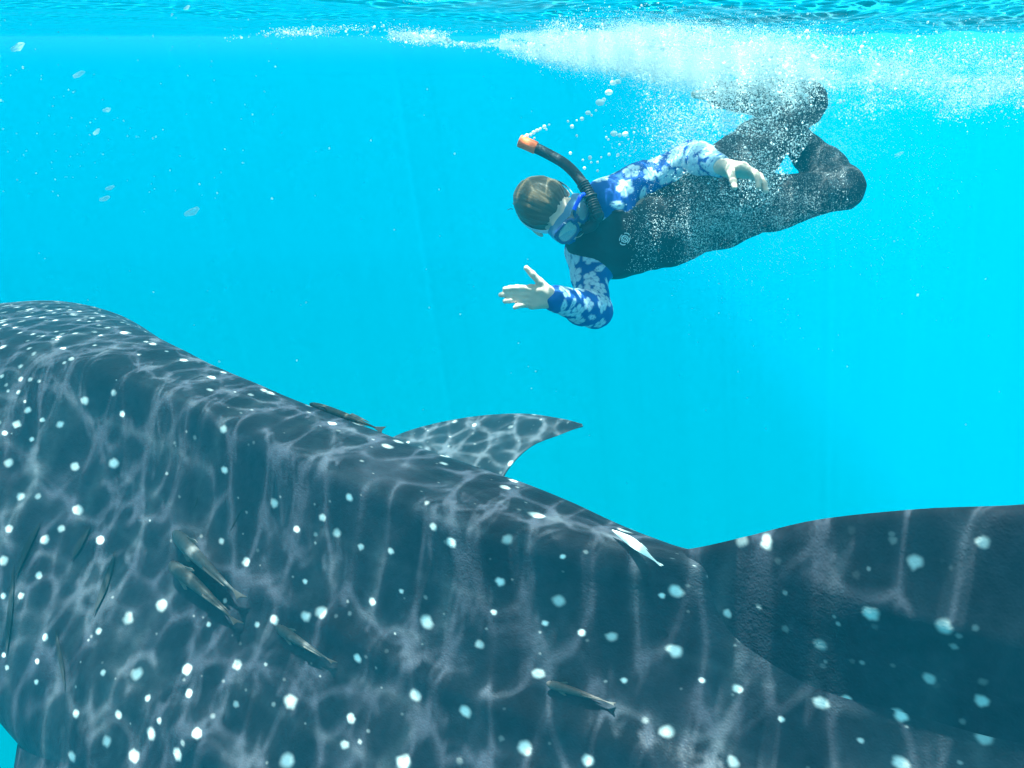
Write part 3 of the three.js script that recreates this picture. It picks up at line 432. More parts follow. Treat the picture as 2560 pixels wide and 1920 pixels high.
// a point on the cloth where a line of sight meets it
function onField(f, px, py, d0, d1) { const o = camera.position.clone(), dir = at(px, py, 1).sub(o); for (let d = d0; d < d1; d += 0.002) { const p = o.clone().addScaledVector(dir, d).sub(PELVIS); if (f(p.x, p.y, p.z) < 0) return p; } return null; }
const grad = (f, p, e = 0.004) => V(f(p.x + e, p.y, p.z) - f(p.x - e, p.y, p.z), f(p.x, p.y + e, p.z) - f(p.x, p.y - e, p.z), f(p.x, p.y, p.z + e) - f(p.x, p.y, p.z - e)).normalize();
{                                                                            // white emblem printed on the chest: a rounded square of curved strokes round an oval
  const p = onField(suitField, 1562, 596, 2.3, 3), n = grad(suitField, p), r = dirOf(V(0, 0, 0), toSide.clone().addScaledVector(n, -toSide.dot(n))), up = n.clone().cross(r);
  const N = 128, c = document.createElement('canvas'); c.width = c.height = N; const k = c.getContext('2d');
  k.fillStyle = '#0b0c0d'; k.fillRect(0, 0, N, N); k.strokeStyle = '#dfe8ea'; k.lineCap = 'round'; k.lineWidth = 7;
  k.beginPath(); k.ellipse(64, 64, 30, 40, 0.35, 0, 6.29); k.stroke(); k.beginPath(); k.ellipse(64, 64, 13, 38, 0.35, 0, 6.29); k.stroke();
  k.lineWidth = 9; for (const [x, y, a0] of [[64, 64, -0.5], [64, 64, 1.1], [64, 64, 2.65], [64, 64, 4.2]]) { k.beginPath(); k.arc(x, y, 55, a0, a0 + 1.05); k.stroke(); }
  for (const q of [-20, 0, 20]) { k.beginPath(); k.moveTo(30, 64 + q); k.quadraticCurveTo(64, 50 + q, 98, 66 + q); k.lineWidth = 5; k.stroke(); }
  const t = new THREE.CanvasTexture(c); t.colorSpace = THREE.SRGBColorSpace; t.magFilter = THREE.LinearFilter;
  const g = grid(12, 12, (a, b) => { const q = p.clone().addScaledVector(r, (a - 0.5) * 0.05).addScaledVector(up, (b - 0.5) * 0.036); for (let i = 0; i < 4; i++) q.addScaledVector(grad(suitField, q), -suitField(q.x, q.y, q.z)); return [q.addScaledVector(n, 0.0015), a, b]; });
  part('emblem', g, new THREE.MeshStandardMaterial({ name: 'printed emblem', map: t, roughness: 0.7 }), suit);
}
// wet dark hair combed back
const hairTone = (x, y, z, o) => { const q = V(x, y, z).sub(joint.head), u = q.dot(headLeft), w = q.dot(headUp), f = q.dot(headFront); const a = Math.atan2(u, w + 0.05), n = noise2(a * 30 + 20 + 4 * noise2(f * 30, a * 5, 6), f * 26 + 40, 3) * 0.6 + noise2(a * 90, f * 40, 4) * 0.6; o[0] = 0.078 + 0.05 * n * n; o[1] = 0.053 + 0.038 * n * n; o[2] = 0.028 + 0.024 * n * n; };
{
  const cx = (x, y, z) => { const px = x - joint.head.x, py = y - joint.head.y, pz = z - joint.head.z, l = px * HX.x + py * HX.y + pz * HX.z, u = px * HY.x + py * HY.y + pz * HY.z, f = px * HZ.x + py * HZ.y + pz * HZ.z; return [l, u, f]; };
  const field = (x, y, z) => { const [l, u, f] = cx(x, y, z), a = Math.atan2(l, u + 0.05); const line = (f * 0.86 - u * 0.52) - (0.034 - 2.2 * l * l + 0.008 * noise2(a * 14, 3, 2)), nape = -u - 0.075; return Math.max(skull(x, y, z) - 0.001 - (0.0075 + 0.003 * noise2(a * 16 + 20, f * 30 + 40, 3) + 0.0012 * noise2(a * 60, f * 40, 8)) * smooth(-line, -0.004, 0.028), line, nape); };
  part('hair', net(field, ...box([onHead(-0.1, -0.1, -0.12), onHead(0.1, 0.14, 0.1), onHead(-0.1, 0.14, -0.12), onHead(0.1, -0.1, 0.1), onHead(-0.1, -0.1, 0.1), onHead(0.1, 0.14, -0.12)], 0.02), 0.003, hairTone), new THREE.MeshPhysicalMaterial({ name: 'wet hair', vertexColors: true, roughness: 0.42, specularIntensity: 0.6 }), swimmer).userData.label = 'short wet dark hair combed back';
  // a few loose strands lifted by the water
  const loose = []; for (let k = 0; k < 26; k++) { const s = -0.06 + 0.12 * rnd(), b = onHead(s, -0.03 + 0.09 * rnd(), -0.098 - 0.008 * rnd()), c = b.clone().addScaledVector(headFront, -0.012 - 0.02 * rnd()).addScaledVector(headUp, -0.02 * rnd()).addScaledVector(headLeft, (rnd() - 0.5) * 0.02); const q = b.clone().lerp(c, 0.5).addScaledVector(headUp, 0.006 * (rnd() - 0.3)); loose.push(new THREE.TubeGeometry(new THREE.CatmullRomCurve3([onHead(s, 0.03, -0.09).lerp(b, 0.7), b, q, c]), 8, 0.0011, 4)); }
  const h = part('hair_strand', mergeGeometries(loose), new THREE.MeshStandardMaterial({ name: 'loose hair', color: new THREE.Color().setRGB(0.04, 0.032, 0.022), roughness: 0.5 }), swimmer.children.at(-1)); h.userData.kind = 'stuff';
}
// diving mask
const rubber = (r, g, b, rough = 0.5) => new THREE.MeshPhysicalMaterial({ name: 'mask plastic', color: new THREE.Color().setRGB(r, g, b), roughness: rough, specularIntensity: 0.6 });
const navy = rubber(0.012, 0.045, 0.16), brightBlue = rubber(0.012, 0.07, 0.85, 0.35), skirtMat = new THREE.MeshPhysicalMaterial({ name: 'clear blue silicone', color: new THREE.Color().setRGB(0.10, 0.26, 0.48), roughness: 0.45, transmission: 0.5, thickness: 0 });
const lensMat = new THREE.MeshPhysicalMaterial({ name: 'tempered glass', color: new THREE.Color().setRGB(0.72, 0.88, 0.92), transmission: 0.75, thickness: 0, roughness: 0.03, ior: 1.5 });
const mask = new THREE.Group(); mask.name = 'diving_mask'; swimmer.add(mask); mask.userData.label = 'blue framed diving mask with two lenses';
const lensEdge = (s, k, depth, n = 40) => { const pts = []; for (let i = 0; i <= n; i++) { const a = i / n * 6.2832, ca = Math.cos(a), sa = Math.sin(a), e = 0.7, x = Math.sign(ca) * Math.pow(Math.abs(ca), e) * 0.0355 * k, y = Math.sign(sa) * Math.pow(Math.abs(sa), e) * (sa > 0 ? 0.027 : 0.038) * k * (1 - 0.12 * ca * s); pts.push(onHead(s * 0.042 + x, 0.004 + y, depth - 0.18 * Math.abs(s * 0.042 + x))); } return pts; };
const loop = (pts, r, seg = 8) => new THREE.TubeGeometry(new THREE.CatmullRomCurve3(pts.slice(0, -1), true), 80, r, seg, true);
const rimL = loop(lensEdge(1, 1, 0.126), 0.0052), rimR = loop(lensEdge(-1, 1, 0.126), 0.0052);
part('frame', mergeGeometries([rimL, rimR, new THREE.TubeGeometry(new THREE.CatmullRomCurve3([onHead(-0.014, 0.015, 0.123), onHead(0, 0.012, 0.130), onHead(0.014, 0.015, 0.123)]), 16, 0.006, 8), new THREE.TubeGeometry(new THREE.CatmullRomCurve3([onHead(-0.014, 0.004, 0.123), onHead(0, 0.002, 0.128), onHead(0.014, 0.004, 0.123)]), 16, 0.005, 8)]), navy, mask);
part('brow_bar', new THREE.TubeGeometry(new THREE.CatmullRomCurve3([onHead(0.018, 0.033, 0.123), onHead(0.042, 0.036, 0.121), onHead(0.066, 0.033, 0.115), onHead(0.078, 0.022, 0.110)]), 30, 0.0062, 10), brightBlue, mask);
part('brow_bar', new THREE.TubeGeometry(new THREE.CatmullRomCurve3([onHead(-0.018, 0.033, 0.123), onHead(-0.042, 0.036, 0.121), onHead(-0.066, 0.033, 0.115), onHead(-0.078, 0.022, 0.110)]), 30, 0.0058, 10), navy, mask);
for (const s of [1, -1]) part('lens', grid(10, 40, (r, a) => { const e = lensEdge(s, 1, 0.1265)[Math.round(a * 40)], c = onHead(s * 0.042, 0.002, 0.1265 - 0.18 * 0.042); return [c.lerp(e, r), r, a]; }), lensMat, mask);
{
  const shape = (k, depth) => { const pts = []; for (let i = 0; i <= 64; i++) { const a = i / 64 * 6.2832, ca = Math.cos(a), sa = Math.sin(a), x = Math.sign(ca) * Math.pow(Math.abs(ca), 0.6) * 0.081 * k, y = sa > 0 ? Math.pow(sa, 0.6) * 0.031 * k : -Math.pow(-sa, 0.7) * (0.042 + 0.012 * Math.exp(-((x / 0.02) ** 2))) * k; pts.push(onHead(x, y, depth - Math.abs(x) * 0.28)); } return pts; };
  const a = shape(1, 0.119), b = shape(0.975, 0.102), c = shape(0.93, 0.086);
  part('skirt', grid(16, 64, (s, t) => { const i = Math.round(t * 64); return [s < 0.5 ? a[i].clone().lerp(b[i], s * 2) : b[i].clone().lerp(c[i], s * 2 - 1), s, t]; }), skirtMat, mask);
  // strap round the back of the head
  const st = []; for (let i = 0; i <= 60; i++) { const f = (i / 60 - 0.5) * 2 * 2.45, l = Math.sin(f) * 0.0855, d = -Math.cos(f) * 0.106 + 0.0; st.push(onHead(l, 0.03 * Math.cos(f / 2.45 * 1.57) + 0.008, d)); }
  const sc = new THREE.CatmullRomCurve3(st);
  part('strap', grid(80, 8, (s, t) => { const p = sc.getPoint(s), o = p.clone().sub(joint.head); const n = o.addScaledVector(headUp, -o.dot(headUp)).normalize(), a = t * 6.2832; return [p.addScaledVector(headUp, 0.011 * Math.cos(a)).addScaledVector(n, 0.0018 * Math.sin(a)), s, t]; }, true), rubber(0.30, 0.62, 0.78, 0.4), mask);
  const marks = []; for (let k = 0; k < 6; k++) marks.push(new THREE.TubeGeometry(new THREE.LineCurve3(onHead(-0.030 - k * 0.0052, 0.0345 - k * 0.0006, 0.1285 - k * 0.0012), onHead(-0.0325 - k * 0.0052, 0.0415 - k * 0.0006, 0.1245 - k * 0.0012)), 1, 0.0011, 5));
  part('frame_print', mergeGeometries(marks), rubber(0.75, 0.8, 0.82), mask);
}
// snorkel: mouthpiece, ribbed hose, black tube, orange tip
const snorkel = new THREE.Group(); snorkel.name = 'snorkel'; swimmer.add(snorkel); snorkel.userData.label = 'black snorkel with an orange tip';
const blackRubber = rubber(0.018, 0.02, 0.024, 0.5), orange = rubber(0.95, 0.16, 0.035, 0.4);
{
  const path = new THREE.CatmullRomCurve3([onHead(0.0, -0.062, 0.108), onHead(0.03, -0.068, 0.128), onHead(0.075, -0.05, 0.112), J(1494, 540, 2.50), J(1478, 500, 2.505), J(1452, 452, 2.52), J(1415, 412, 2.53), J(1372, 386, 2.54), J(1336, 368, 2.545)]);
  const L = path.getLength();
  part('tube', new THREE.TubeGeometry(path, 160, 0.0165, 18), blackRubber, snorkel);
  const ribs = []; for (let k = 0; k < 16; k++) { const t = 0.3 + k * 0.018, p = path.getPointAt(t), d = path.getTangentAt(t), g = new THREE.TorusGeometry(0.0168, 0.003, 6, 20); g.applyQuaternion(new THREE.Quaternion().setFromUnitVectors(V(0, 0, 1), d)); g.translate(p.x, p.y, p.z); ribs.push(g); }
  part('ribbed_hose', mergeGeometries(ribs), blackRubber, snorkel);
  const e0 = J(1338, 369, 2.545), e1 = J(1299, 352, 2.55), d = dirOf(e0, e1), len = e0.distanceTo(e1);
  const tip = new THREE.LatheGeometry([[0.0165, -0.004], [0.0192, -0.002], [0.0196, 0.004], [0.0192, len * 0.5], [0.0196, len * 0.96], [0.0188, len], [0.0155, len], [0.015, len * 0.3], [0.0001, len * 0.3]].map(([r, y]) => new THREE.Vector2(r, y)), 28);
  tip.applyQuaternion(new THREE.Quaternion().setFromUnitVectors(V(0, 1, 0), d)); tip.translate(e0.x, e0.y, e0.z);
  part('tip', tip, orange, snorkel).userData.label = 'orange snorkel tip';
  part('mouthpiece', net(egg(onHead(0, -0.062, 0.1), HX, HY, HZ, 0.03, 0.011, 0.016), ...box([onHead(0, -0.062, 0.1)], 0.05), 0.003), blackRubber, snorkel);
  const clip = new THREE.TorusGeometry(0.02, 0.004, 8, 24); clip.applyQuaternion(new THREE.Quaternion().setFromUnitVectors(V(0, 0, 1), path.getTangentAt(0.46))); const cp = path.getPointAt(0.46); clip.translate(cp.x, cp.y, cp.z);
  part('keeper', clip, blackRubber, snorkel);
}
// ------------------------------------------------------------------ remoras riding on the shark
const remoraSkin = (r, g, b) => new THREE.MeshPhysicalMaterial({ name: 'remora skin', map: remoraMap, color: new THREE.Color().setRGB(r, g, b), roughness: 0.5, specularIntensity: 0.5 });
const remoraMap = texture(256, 64, (u, v, o) => { const n = 0.7 + 0.6 * fbm(u * 40, v * 12, 3, 110), s = 0.8 + 0.25 * (1 - smooth(Math.abs(Math.sin(v * 6.2832)), 0, 0.35)); for (let c = 0; c < 3; c++) o[c] = 0.62 * n * s; });
const finMat = new THREE.MeshPhysicalMaterial({ name: 'remora fin', color: new THREE.Color().setRGB(0.09, 0.085, 0.08), roughness: 0.6 });
const eyeMat = new THREE.MeshPhysicalMaterial({ name: 'fish eye', color: new THREE.Color().setRGB(0.01, 0.01, 0.012), roughness: 0.15 });
const rH = table([[0, 0.012], [0.05, 0.045], [0.15, 0.066], [0.3, 0.072], [0.5, 0.062], [0.7, 0.043], [0.88, 0.02], [1, 0.013]]), rW = table([[0, 0.02], [0.05, 0.062], [0.15, 0.084], [0.3, 0.078], [0.5, 0.062], [0.7, 0.04], [0.88, 0.017], [1, 0.008]]);
function plate(outline, depth, place) {                                      // a thin fin cut from an outline, with a thickness
  const s = new THREE.Shape(outline.map(([x, y]) => new THREE.Vector2(x, y))), g = new THREE.ExtrudeGeometry(s, { depth, bevelEnabled: true, bevelSize: depth * 0.5, bevelThickness: depth * 0.4, bevelSegments: 1 });
  g.translate(0, 0, -depth / 2); place(g); g.computeVertexNormals(); return g;
}
// own axes: x from head to tail, y away from the skin that it clings to, z across; one metre long
function makeRemora(label, color, bend, name = 'remora') {
  const o = thing(name, label, name === 'remora' ? 'remora' : 'fish', V(0, 0, 0), name === 'remora' ? 'remoras clinging to the shark' : undefined), m = remoraSkin(...color);
  const cy = (x) => 0.075 + bend * Math.sin(x * 3.0) * x, cz = (x) => bend * 0.6 * Math.sin(x * 4 + 1) * x;
  part('body', grid(60, 28, (x, t) => { const a = t * 6.2832, r = x === 0 || x === 1 ? 0.2 : 1; return [V(x - 0.5, cy(x) + r * rH(x) * Math.sin(a), cz(x) + r * rW(x) * Math.cos(a)), x, t]; }, true), m, o);
  part('tail_fin', plate([[-0.02, 0.012], [0.04, 0.035], [0.11, 0.075], [0.09, 0.02], [0.085, 0], [0.09, -0.02], [0.11, -0.075], [0.04, -0.035], [-0.02, -0.012]], 0.006, (g) => g.translate(0.49, cy(1), cz(1))), finMat, o);
  part('belly_fin', plate([[0.02, 0.0], [0.06, 0.05], [0.14, 0.042], [0.3, 0.012], [0.34, 0]], 0.005, (g) => g.translate(0.05, cy(0.65) + 0.035, cz(0.65))), finMat, o);
  part('back_fin', plate([[0.02, 0.0], [0.06, -0.04], [0.14, -0.032], [0.3, -0.01], [0.34, 0]], 0.005, (g) => g.translate(0.05, cy(0.65) - 0.035, cz(0.65))), finMat, o);
  for (const s of [-1, 1]) {
    part('side_fin', plate([[0, -0.015], [0.05, -0.035], [0.14, -0.02], [0.12, 0.005], [0, 0.015]], 0.005, (g) => { g.rotateX(1.2 * s); g.rotateY(-0.45 * s); g.translate(-0.29, cy(0.2), cz(0.2) + s * 0.075); }), finMat, o);
    part('eye', new THREE.SphereGeometry(0.012, 12, 8).translate(-0.42, cy(0.08), cz(0.08) + s * 0.068), eyeMat, o);
  }
  const disc = part('sucker_disc', new THREE.CylinderGeometry(0.042, 0.046, 0.014, 28).scale(1.9, 1, 1).translate(-0.36, 0.006, 0), finMat, o);
  const slats = []; for (let k = 0; k < 12; k++) slats.push(new THREE.BoxGeometry(0.006, 0.008, 0.06 * Math.sqrt(1 - ((k - 5.5) / 7) ** 2)).rotateY(0.1).translate(-0.36 + (k - 5.5) * 0.0115, -0.003, 0));
  part('disc_ridge', mergeGeometries(slats), finMat, disc).userData.kind = 'stuff';
  return o;
}
function ride(o, h, t, lift = 0, roll = 0, fat = 1) {                                  // sit a fish on the shark between two places of its skin (x, v)
  const n = skinNormal((h[0] + t[0]) / 2, (h[1] + t[1]) / 2), H = skin(...h).addScaledVector(n, dip(...h)), T = skin(...t).addScaledVector(n, dip(...t)), len = H.distanceTo(T), X = T.clone().sub(H).normalize(), Y = n.addScaledVector(X, -n.dot(X)).normalize(), Z = X.clone().cross(Y);
  const M = new THREE.Matrix4().makeBasis(X, Y, Z).multiply(new THREE.Matrix4().makeRotationX(roll)).setPosition(H.lerp(T, 0.5).addScaledVector(Y, lift)).premultiply(sharkMatrix);
  M.decompose(o.position, o.quaternion, o.scale); o.scale.set(len * 0.95, len * 0.7 * fat, len * 0.78 * fat);
}
ride(makeRemora('upper of two remoras lying side by side on the flank, its head pale lit', [0.15, 0.15, 0.155], 0.03), [-1.2771, 0.3476], [-1.0, 0.3286], 0.012, 0.25);
ride(makeRemora('lower of two remoras side by side on the flank, dark brown with forked tail', [0.10, 0.095, 0.095], -0.03), [-1.25, 0.3228], [-0.9875, 0.3109], 0.012, 0.25);
ride(makeRemora('small remora alone below and right of the pair, with a bright tail tip', [0.12, 0.12, 0.125], 0.02), [-0.8792, 0.3202], [-0.7063, 0.3175], 0.008, 0.2);
ride(makeRemora('brown remora low on the flank near the middle of the bottom edge', [0.17, 0.135, 0.13], -0.02), [-0.2479, 0.3614], [-0.1229, 0.3605], 0.006, 0.2);
ride(makeRemora('dark olive remora on top of the shark back breaking the skyline', [0.085, 0.08, 0.06], 0.02), [-1.15, 0.552], [-0.9, 0.549], -0.004, 0.1, 0.85);
{                                                                            // a slender white fish gliding beside the back
  const o = thing('white_fish', 'slender white fish gliding over the dark flank below the back ridge', 'fish', V(0, 0, 0));
  const white = new THREE.MeshPhysicalMaterial({ name: 'white fish skin', color: new THREE.Color().setRGB(0.8, 0.86, 0.84), roughness: 0.35 }), h = table([[0, 0.004], [0.15, 0.035], [0.4, 0.068], [0.6, 0.06], [0.85, 0.022], [1, 0.008]]), w = table([[0, 0.002], [0.2, 0.011], [0.45, 0.018], [0.8, 0.008], [1, 0.003]]);
  part('body', grid(40, 20, (x, t) => [V(x - 0.5, 0.02 * Math.sin(x * 4) + h(x) * Math.sin(t * 6.2832), w(x) * Math.cos(t * 6.2832)), x, t], true), white, o);
  part('tail_fin', plate([[-0.02, 0.008], [0.07, 0.018], [0.12, 0.016], [0.07, 0], [0.1, -0.01], [0.06, -0.016], [-0.02, -0.008]], 0.004, (g) => g.translate(0.49, -0.015, 0)), white, o);
  part('back_fin', plate([[0, 0], [0.08, 0.03], [0.2, 0.015], [0.25, 0]], 0.004, (g) => g.translate(0, 0.055, 0)), white, o);
  for (const s of [-1, 1]) part('eye', new THREE.SphereGeometry(0.008, 10, 8).translate(-0.4, 0.012, s * 0.018), eyeMat, o);
  const H = at(1526, 1322, 1.515), T = at(1650, 1408, 1.42), X = T.clone().sub(H).normalize(), Z = camera.position.clone().sub(H).normalize(), Y = Z.clone().cross(X).normalize(); Z.crossVectors(X, Y);
  new THREE.Matrix4().makeBasis(X, Y, Z).setPosition(H.clone().lerp(T, 0.5)).decompose(o.position, o.quaternion, o.scale); o.scale.setScalar(H.distanceTo(T) * 0.93);
}

// ------------------------------------------------------------------ bubbles and drifting matter
const bubbleMat = new THREE.MeshPhysicalMaterial({ name: 'air bubble', color: new THREE.Color().setRGB(0.93, 0.97, 0.97), roughness: 0.3, transmission: 0.35, thickness: 0, specularIntensity: 1, ior: 1.33 });
const foamMat = new THREE.MeshPhysicalMaterial({ name: 'foam bubble', color: new THREE.Color().setRGB(0.93, 0.97, 0.97), roughness: 0.95, transmission: 0.5, thickness: 0, ior: 1.2 });
const drop = new THREE.IcosahedronGeometry(1, 2), dropSmall = new THREE.IcosahedronGeometry(1, 0);
{ drop.computeVertexNormals(); const p = dropSmall.attributes.position, n = dropSmall.attributes.normal; for (let i = 0; i < p.count; i++) n.setXYZ(i, p.getX(i), p.getY(i), p.getZ(i)); const p2 = drop.attributes.position, n2 = drop.attributes.normal; for (let i = 0; i < p2.count; i++) n2.setXYZ(i, p2.getX(i), p2.getY(i), p2.getZ(i)); }
function swarm(name, label, category, list, geometry = dropSmall, material = foamMat) {   // list of [point, size x, y, z]
  const m = finish(new THREE.InstancedMesh(geometry, material, list.length)), M = new THREE.Matrix4(), q = new THREE.Quaternion(), e = new THREE.Euler();
  list.forEach(([p, r, s = 1], i) => m.setMatrixAt(i, M.compose(p, q.setFromEuler(e.set(rnd() * 6, rnd() * 6, rnd() * 6)), V(r * s, r, r * (0.5 + 0.5 * s)))));
  m.name = name; m.userData = { kind: 'stuff', label, category }; scene.add(m); return m;
}
const washY = table([[560, 92], [900, 84], [1000, 92], [1150, 104], [1300, 116], [1450, 122], [1600, 132], [1800, 165], [2000, 176], [2200, 190], [2400, 190], [2700, 180]]), washW = table([[560, 7], [900, 8], [1000, 11], [1150, 10], [1300, 18], [1450, 34], [1600, 42], [1800, 52], [2000, 50], [2200, 50], [2400, 56], [2700, 56]]), washN = table([[560, 0.03], [900, 0.07], [1000, 0.3], [1150, 0.35], [1300, 0.5], [1450, 0.9], [1600, 1], [1800, 0.9], [2000, 0.5], [2200, 0.28], [2400, 0.24], [2700, 0.2]]);
const wash = [];
while (wash.length < 75000) {
  const px = 560 + 2150 * rnd(), g = gauss(), py = washY(px) + washW(px) * (g > 0 ? g * 0.75 : g * 0.85) - 6, k = fbm(px / 150, py / 42, 4, 130) * 1.7 - 0.42;
  if (rnd() > washN(px) * clamp(k * 1.7, 0, 1)) continue;
  const d = 2.75 + 0.55 * noise2(px / 200, py / 60, 140) + 0.16 * gauss(), p = at(px, py, d); if (p.y > -0.012) p.y = -0.012 - 0.03 * rnd();
  wash.push([p, (0.0007 + 0.0008 * rnd()) * (rnd() < 0.05 ? 1.8 + 2.2 * rnd() : 1), 1 + 0.6 * rnd()]);
}
swarm('foam_wash', 'bright wash of foam and tiny bubbles under the surface above the legs', 'foam', wash);
const milk = [];
while (milk.length < 330000) {
  const px = 1250 + (rnd() < 0.7 ? 800 : 1400) * rnd(), py = washY(px) - 6 + washW(px) * 0.72 * gauss(), k = fbm(px / 210 + 5, py / 60, 3, 131) * 1.8 - 0.45;
  if (rnd() > washN(px) * clamp(k * 1.5, 0, 1)) continue;
  const p = at(px, py, 2.95 + 0.25 * gauss()); if (p.y > -0.01) p.y = -0.01 - 0.04 * rnd();
  milk.push([p, 0.0005 + 0.0004 * rnd()]);
}
swarm('foam_haze', 'milky haze of the finest bubbles within the foam wash', 'foam', milk);
const plume = [];
while (plume.length < 17000) {
  const t = rnd(), px = lerp(1640, 2050, Math.pow(rnd(), 0.8)) + 55 * gauss(), py = 170 + 330 * Math.pow(rnd(), 1.25) + 25 * gauss();
  if (px + py * 0.6 > 2235 || px + 0.55 * py < 1690) continue;
  const k = fbm(px / 90, py / 60, 3, 150); if (rnd() > k * 1.6 - 0.35) continue;
  plume.push([at(px, py, 2.46 + 0.32 * rnd()), 0.0009 + 0.0016 * rnd() * rnd() + (rnd() < 0.03 ? 0.002 : 0), 1.1]);
}
swarm('bubble_plume', 'rising plume of bubbles around the kicking legs', 'bubbles', plume);
const veil = [];
while (veil.length < 26000) {
  const px = 1850 + 170 * gauss(), py = 370 + 130 * gauss(), k = fbm(px / 110 + 3, py / 80, 4, 155); if (py < 150 || px - 0.4 * py < 1380 || rnd() > k * 1.9 - 0.5) continue;
  veil.push([at(px, py, 2.38 + 0.3 * rnd()), 0.00032 + 0.0003 * rnd()]);
}
swarm('bubble_veil', 'faint veil of microbubbles hanging around the swimmer\'s legs', 'bubbles', veil);
const film = [];
for (let tries = 0; film.length < 7000 && tries < 60000; tries++) {           // fine bubbles caught on the neoprene
  const px = 1560 + 560 * rnd(), py = 420 + 260 * rnd(), k = fbm(px / 60, py / 40, 4, 160), w = Math.exp(-(((px - 1790) / 130) ** 2) - (((py - 570) / 75) ** 2)) + 0.8 * Math.exp(-(((px - 1960) / 60) ** 2) - (((py - 530) / 60) ** 2)) + 0.1;
  if (rnd() > w * clamp(k * 2.2 - 0.55, 0, 1)) continue;
  const p = onField(suitField, px, py, 2.35, 3.1); if (!p) continue;
  film.push([p.add(PELVIS).addScaledVector(camera.position.clone().sub(p).normalize(), 0.004 + 0.02 * rnd()), 0.0007 + 0.0011 * rnd() * rnd() + (rnd() < 0.02 ? 0.0014 : 0), 1]);
}
swarm('bubble_film', 'fine bubbles clinging to the hips and thighs of the black wetsuit', 'bubbles', film);
const wisps = []; while (wisps.length < 2600) { const px = 2080 + 480 * rnd(), py = 190 + 130 * rnd(), k = fbm(px / 70, py / 50, 3, 170); if (rnd() < clamp(k * 3 - 1.3, 0, 1) * (1 - smooth(py, 230, 320))) wisps.push([at(px, py, 2.7 + 0.6 * rnd()), 0.001 + 0.0012 * rnd(), 1.3]); }
swarm('bubble_wisps', 'thin wisps of bubbles sinking below the wash at the right', 'bubbles', wisps);
const special = { '1500,256': 'largest air bubble of the chain rising from the swimmer', '1557,187': 'topmost air bubble of the chain just under the foam', '1430,316': 'lowest air bubble of the chain rising from the swimmer', '1535,334': 'leftmost of three air bubbles side by side above the bent elbow', '1549,338': 'middle of three air bubbles side by side above the bent elbow', '1563,335': 'rightmost of three air bubbles side by side above the bent elbow', '1309,345': 'air bubble sitting on the rim of the orange snorkel tip', '1373,312': 'last tiny air bubble at the far end of the string off the snorkel tip' };
const bubble = (px, py, r, d, label, group, wide = 1) => {
  const o = bubble.first ? bubble.first.clone() : (bubble.first = finish(new THREE.Mesh(drop, bubbleMat)));
  o.name = numbered('air_bubble'); o.userData = { label: special[px + ',' + py] ?? label, category: 'bubble', group }; o.position.copy(at(px, py, d)); o.scale.set(r * wide, r, r).multiplyScalar(d / 2059); o.rotation.z = 0.3 * gauss(); scene.add(o);
};
for (const [x, y, r, w] of [[1309, 345, 5, 1.2], [1317, 339, 5, 1.3], [1327, 336, 4], [1334, 331, 5], [1343, 326, 4, 1.4], [1351, 322, 3.5], [1361, 317, 5], [1366, 324, 3], [1373, 312, 2.5], [1336, 345, 2.5]]) bubble(x, y, r, 2.54, 'air bubble in the string streaming off the orange snorkel tip', 'bubbles off the snorkel tip', w);
for (const [x, y, r, w] of [[1430, 316, 5], [1420, 303, 3], [1442, 301, 2.5], [1455, 297, 5], [1470, 282, 5, 1.4], [1479, 288, 3], [1490, 276, 3], [1500, 256, 8, 1.4], [1510, 249, 5], [1522, 231, 7, 1.4], [1532, 207, 6, 1.3], [1544, 204, 6, 1.4], [1557, 187, 6, 1.3]]) bubble(x, y, r, 2.56, 'air bubble in the chain rising from the swimmer towards the foam', 'bubbles rising in a chain', w);
for (const [x, y, r, w] of [[1535, 334, 7, 1.3], [1549, 338, 5], [1563, 335, 6, 1.3], [1516, 343, 3], [1521, 349, 3], [1549, 361, 3], [1587, 320, 3], [1585, 331, 3], [1426, 383, 4], [1475, 394, 5], [1457, 400, 3], [1442, 339, 3], [1523, 386, 4], [1545, 387, 4], [1494, 405, 3], [1461, 420, 4], [1494, 427, 3.5], [1478, 406, 3], [1434, 415, 3], [1352, 370, 3], [1374, 375, 3], [1503, 393, 2.5], [1589, 375, 2.5], [1612, 332, 2.5], [1640, 340, 3]]) bubble(x, y, r, 2.5 + 0.15 * rnd(), 'air bubble scattered in the open water above the swimmer\'s head and arm', 'bubbles scattered above the swimmer', w ?? 1);
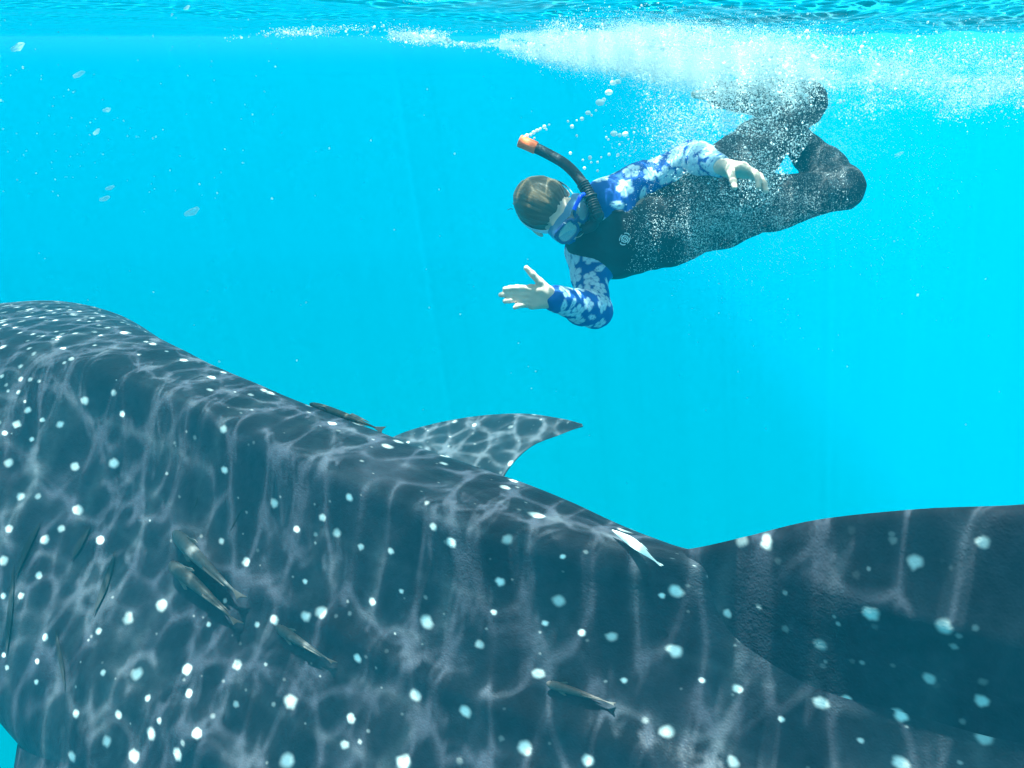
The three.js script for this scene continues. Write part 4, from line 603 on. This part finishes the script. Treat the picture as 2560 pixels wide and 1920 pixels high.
// pale flakes adrift on the left
const flakeMat = new THREE.MeshPhysicalMaterial({ name: 'drifting flake', color: new THREE.Color().setRGB(0.6, 0.72, 0.74), roughness: 0.9, transmission: 0.6, opacity: 0.22, transparent: true, thickness: 0 });
const flakeShape = (() => { const g = new THREE.IcosahedronGeometry(1, 3), p = g.attributes.position; for (let i = 0; i < p.count; i++) { const x = p.getX(i), y = p.getY(i), z = p.getZ(i), k = 0.65 + 0.7 * noise3(x * 2 + 9, y * 2 + 9, z * 2 + 9); p.setXYZ(i, x * k * (x > 0 ? 1.3 : 1), y * k * 0.42, z * k * 0.6); } g.computeVertexNormals(); return g; })();
for (const [x, y, r, d, label] of [[42, 119, 17, 1.5, 'pale flake adrift near the upper left corner'], [194, 187, 14, 1.6, 'pale flake adrift below the upper left corner'], [266, 275, 11, 1.7, 'small twin flake adrift left of the middle of the open water'], [273, 470, 11, 1.6, 'upper of two faint flakes adrift above the left end of the shark'], [260, 497, 13, 1.6, 'lower of two faint flakes adrift above the left end of the shark'], [478, 530, 21, 1.5, 'brightest and largest white flake adrift over the shark back'], [466, 20, 8, 1.8, 'small flake adrift at the top edge left of the foam line'], [240, 331, 9, 1.8, 'narrow faint flake adrift in the open water at left'], [2246, 386, 10, 2.6, 'faint speck adrift right of the swimmer\'s bent knee']]) {
  const o = finish(new THREE.Mesh(flakeShape, flakeMat)); o.name = numbered('drifting_flake'); o.userData = { label, category: 'drifting flake' }; o.position.copy(at(x, y, d)); o.scale.setScalar(r * d / 2059); o.rotation.set(0.3 * gauss(), 0.5 * gauss(), 0.35 + 0.2 * gauss()); scene.add(o);
}
const specks = [];
for (let k = 0; k < 260; k++) { const left = k < 150; specks.push([at(left ? 700 * Math.pow(rnd(), 1.3) : 2560 * rnd(), left ? 20 + 480 * rnd() : 1100 * rnd(), 1.2 + 1.8 * rnd()), 0.0008 + 0.0013 * rnd() * rnd(), 1.5]); }
for (let k = 0; k < 2500; k++) specks.push([V(-42 + 46 * rnd(), -0.3 - 9 * rnd(), 2 - 38 * rnd()), 0.0012 + 0.001 * rnd(), 1.5]);  // far, barely visible specks added to stretch the haze volume
swarm('plankton', 'tiny pale specks of plankton, the far ones added to widen the haze', 'plankton', specks, dropSmall, flakeMat);
renderer.render(scene, camera);
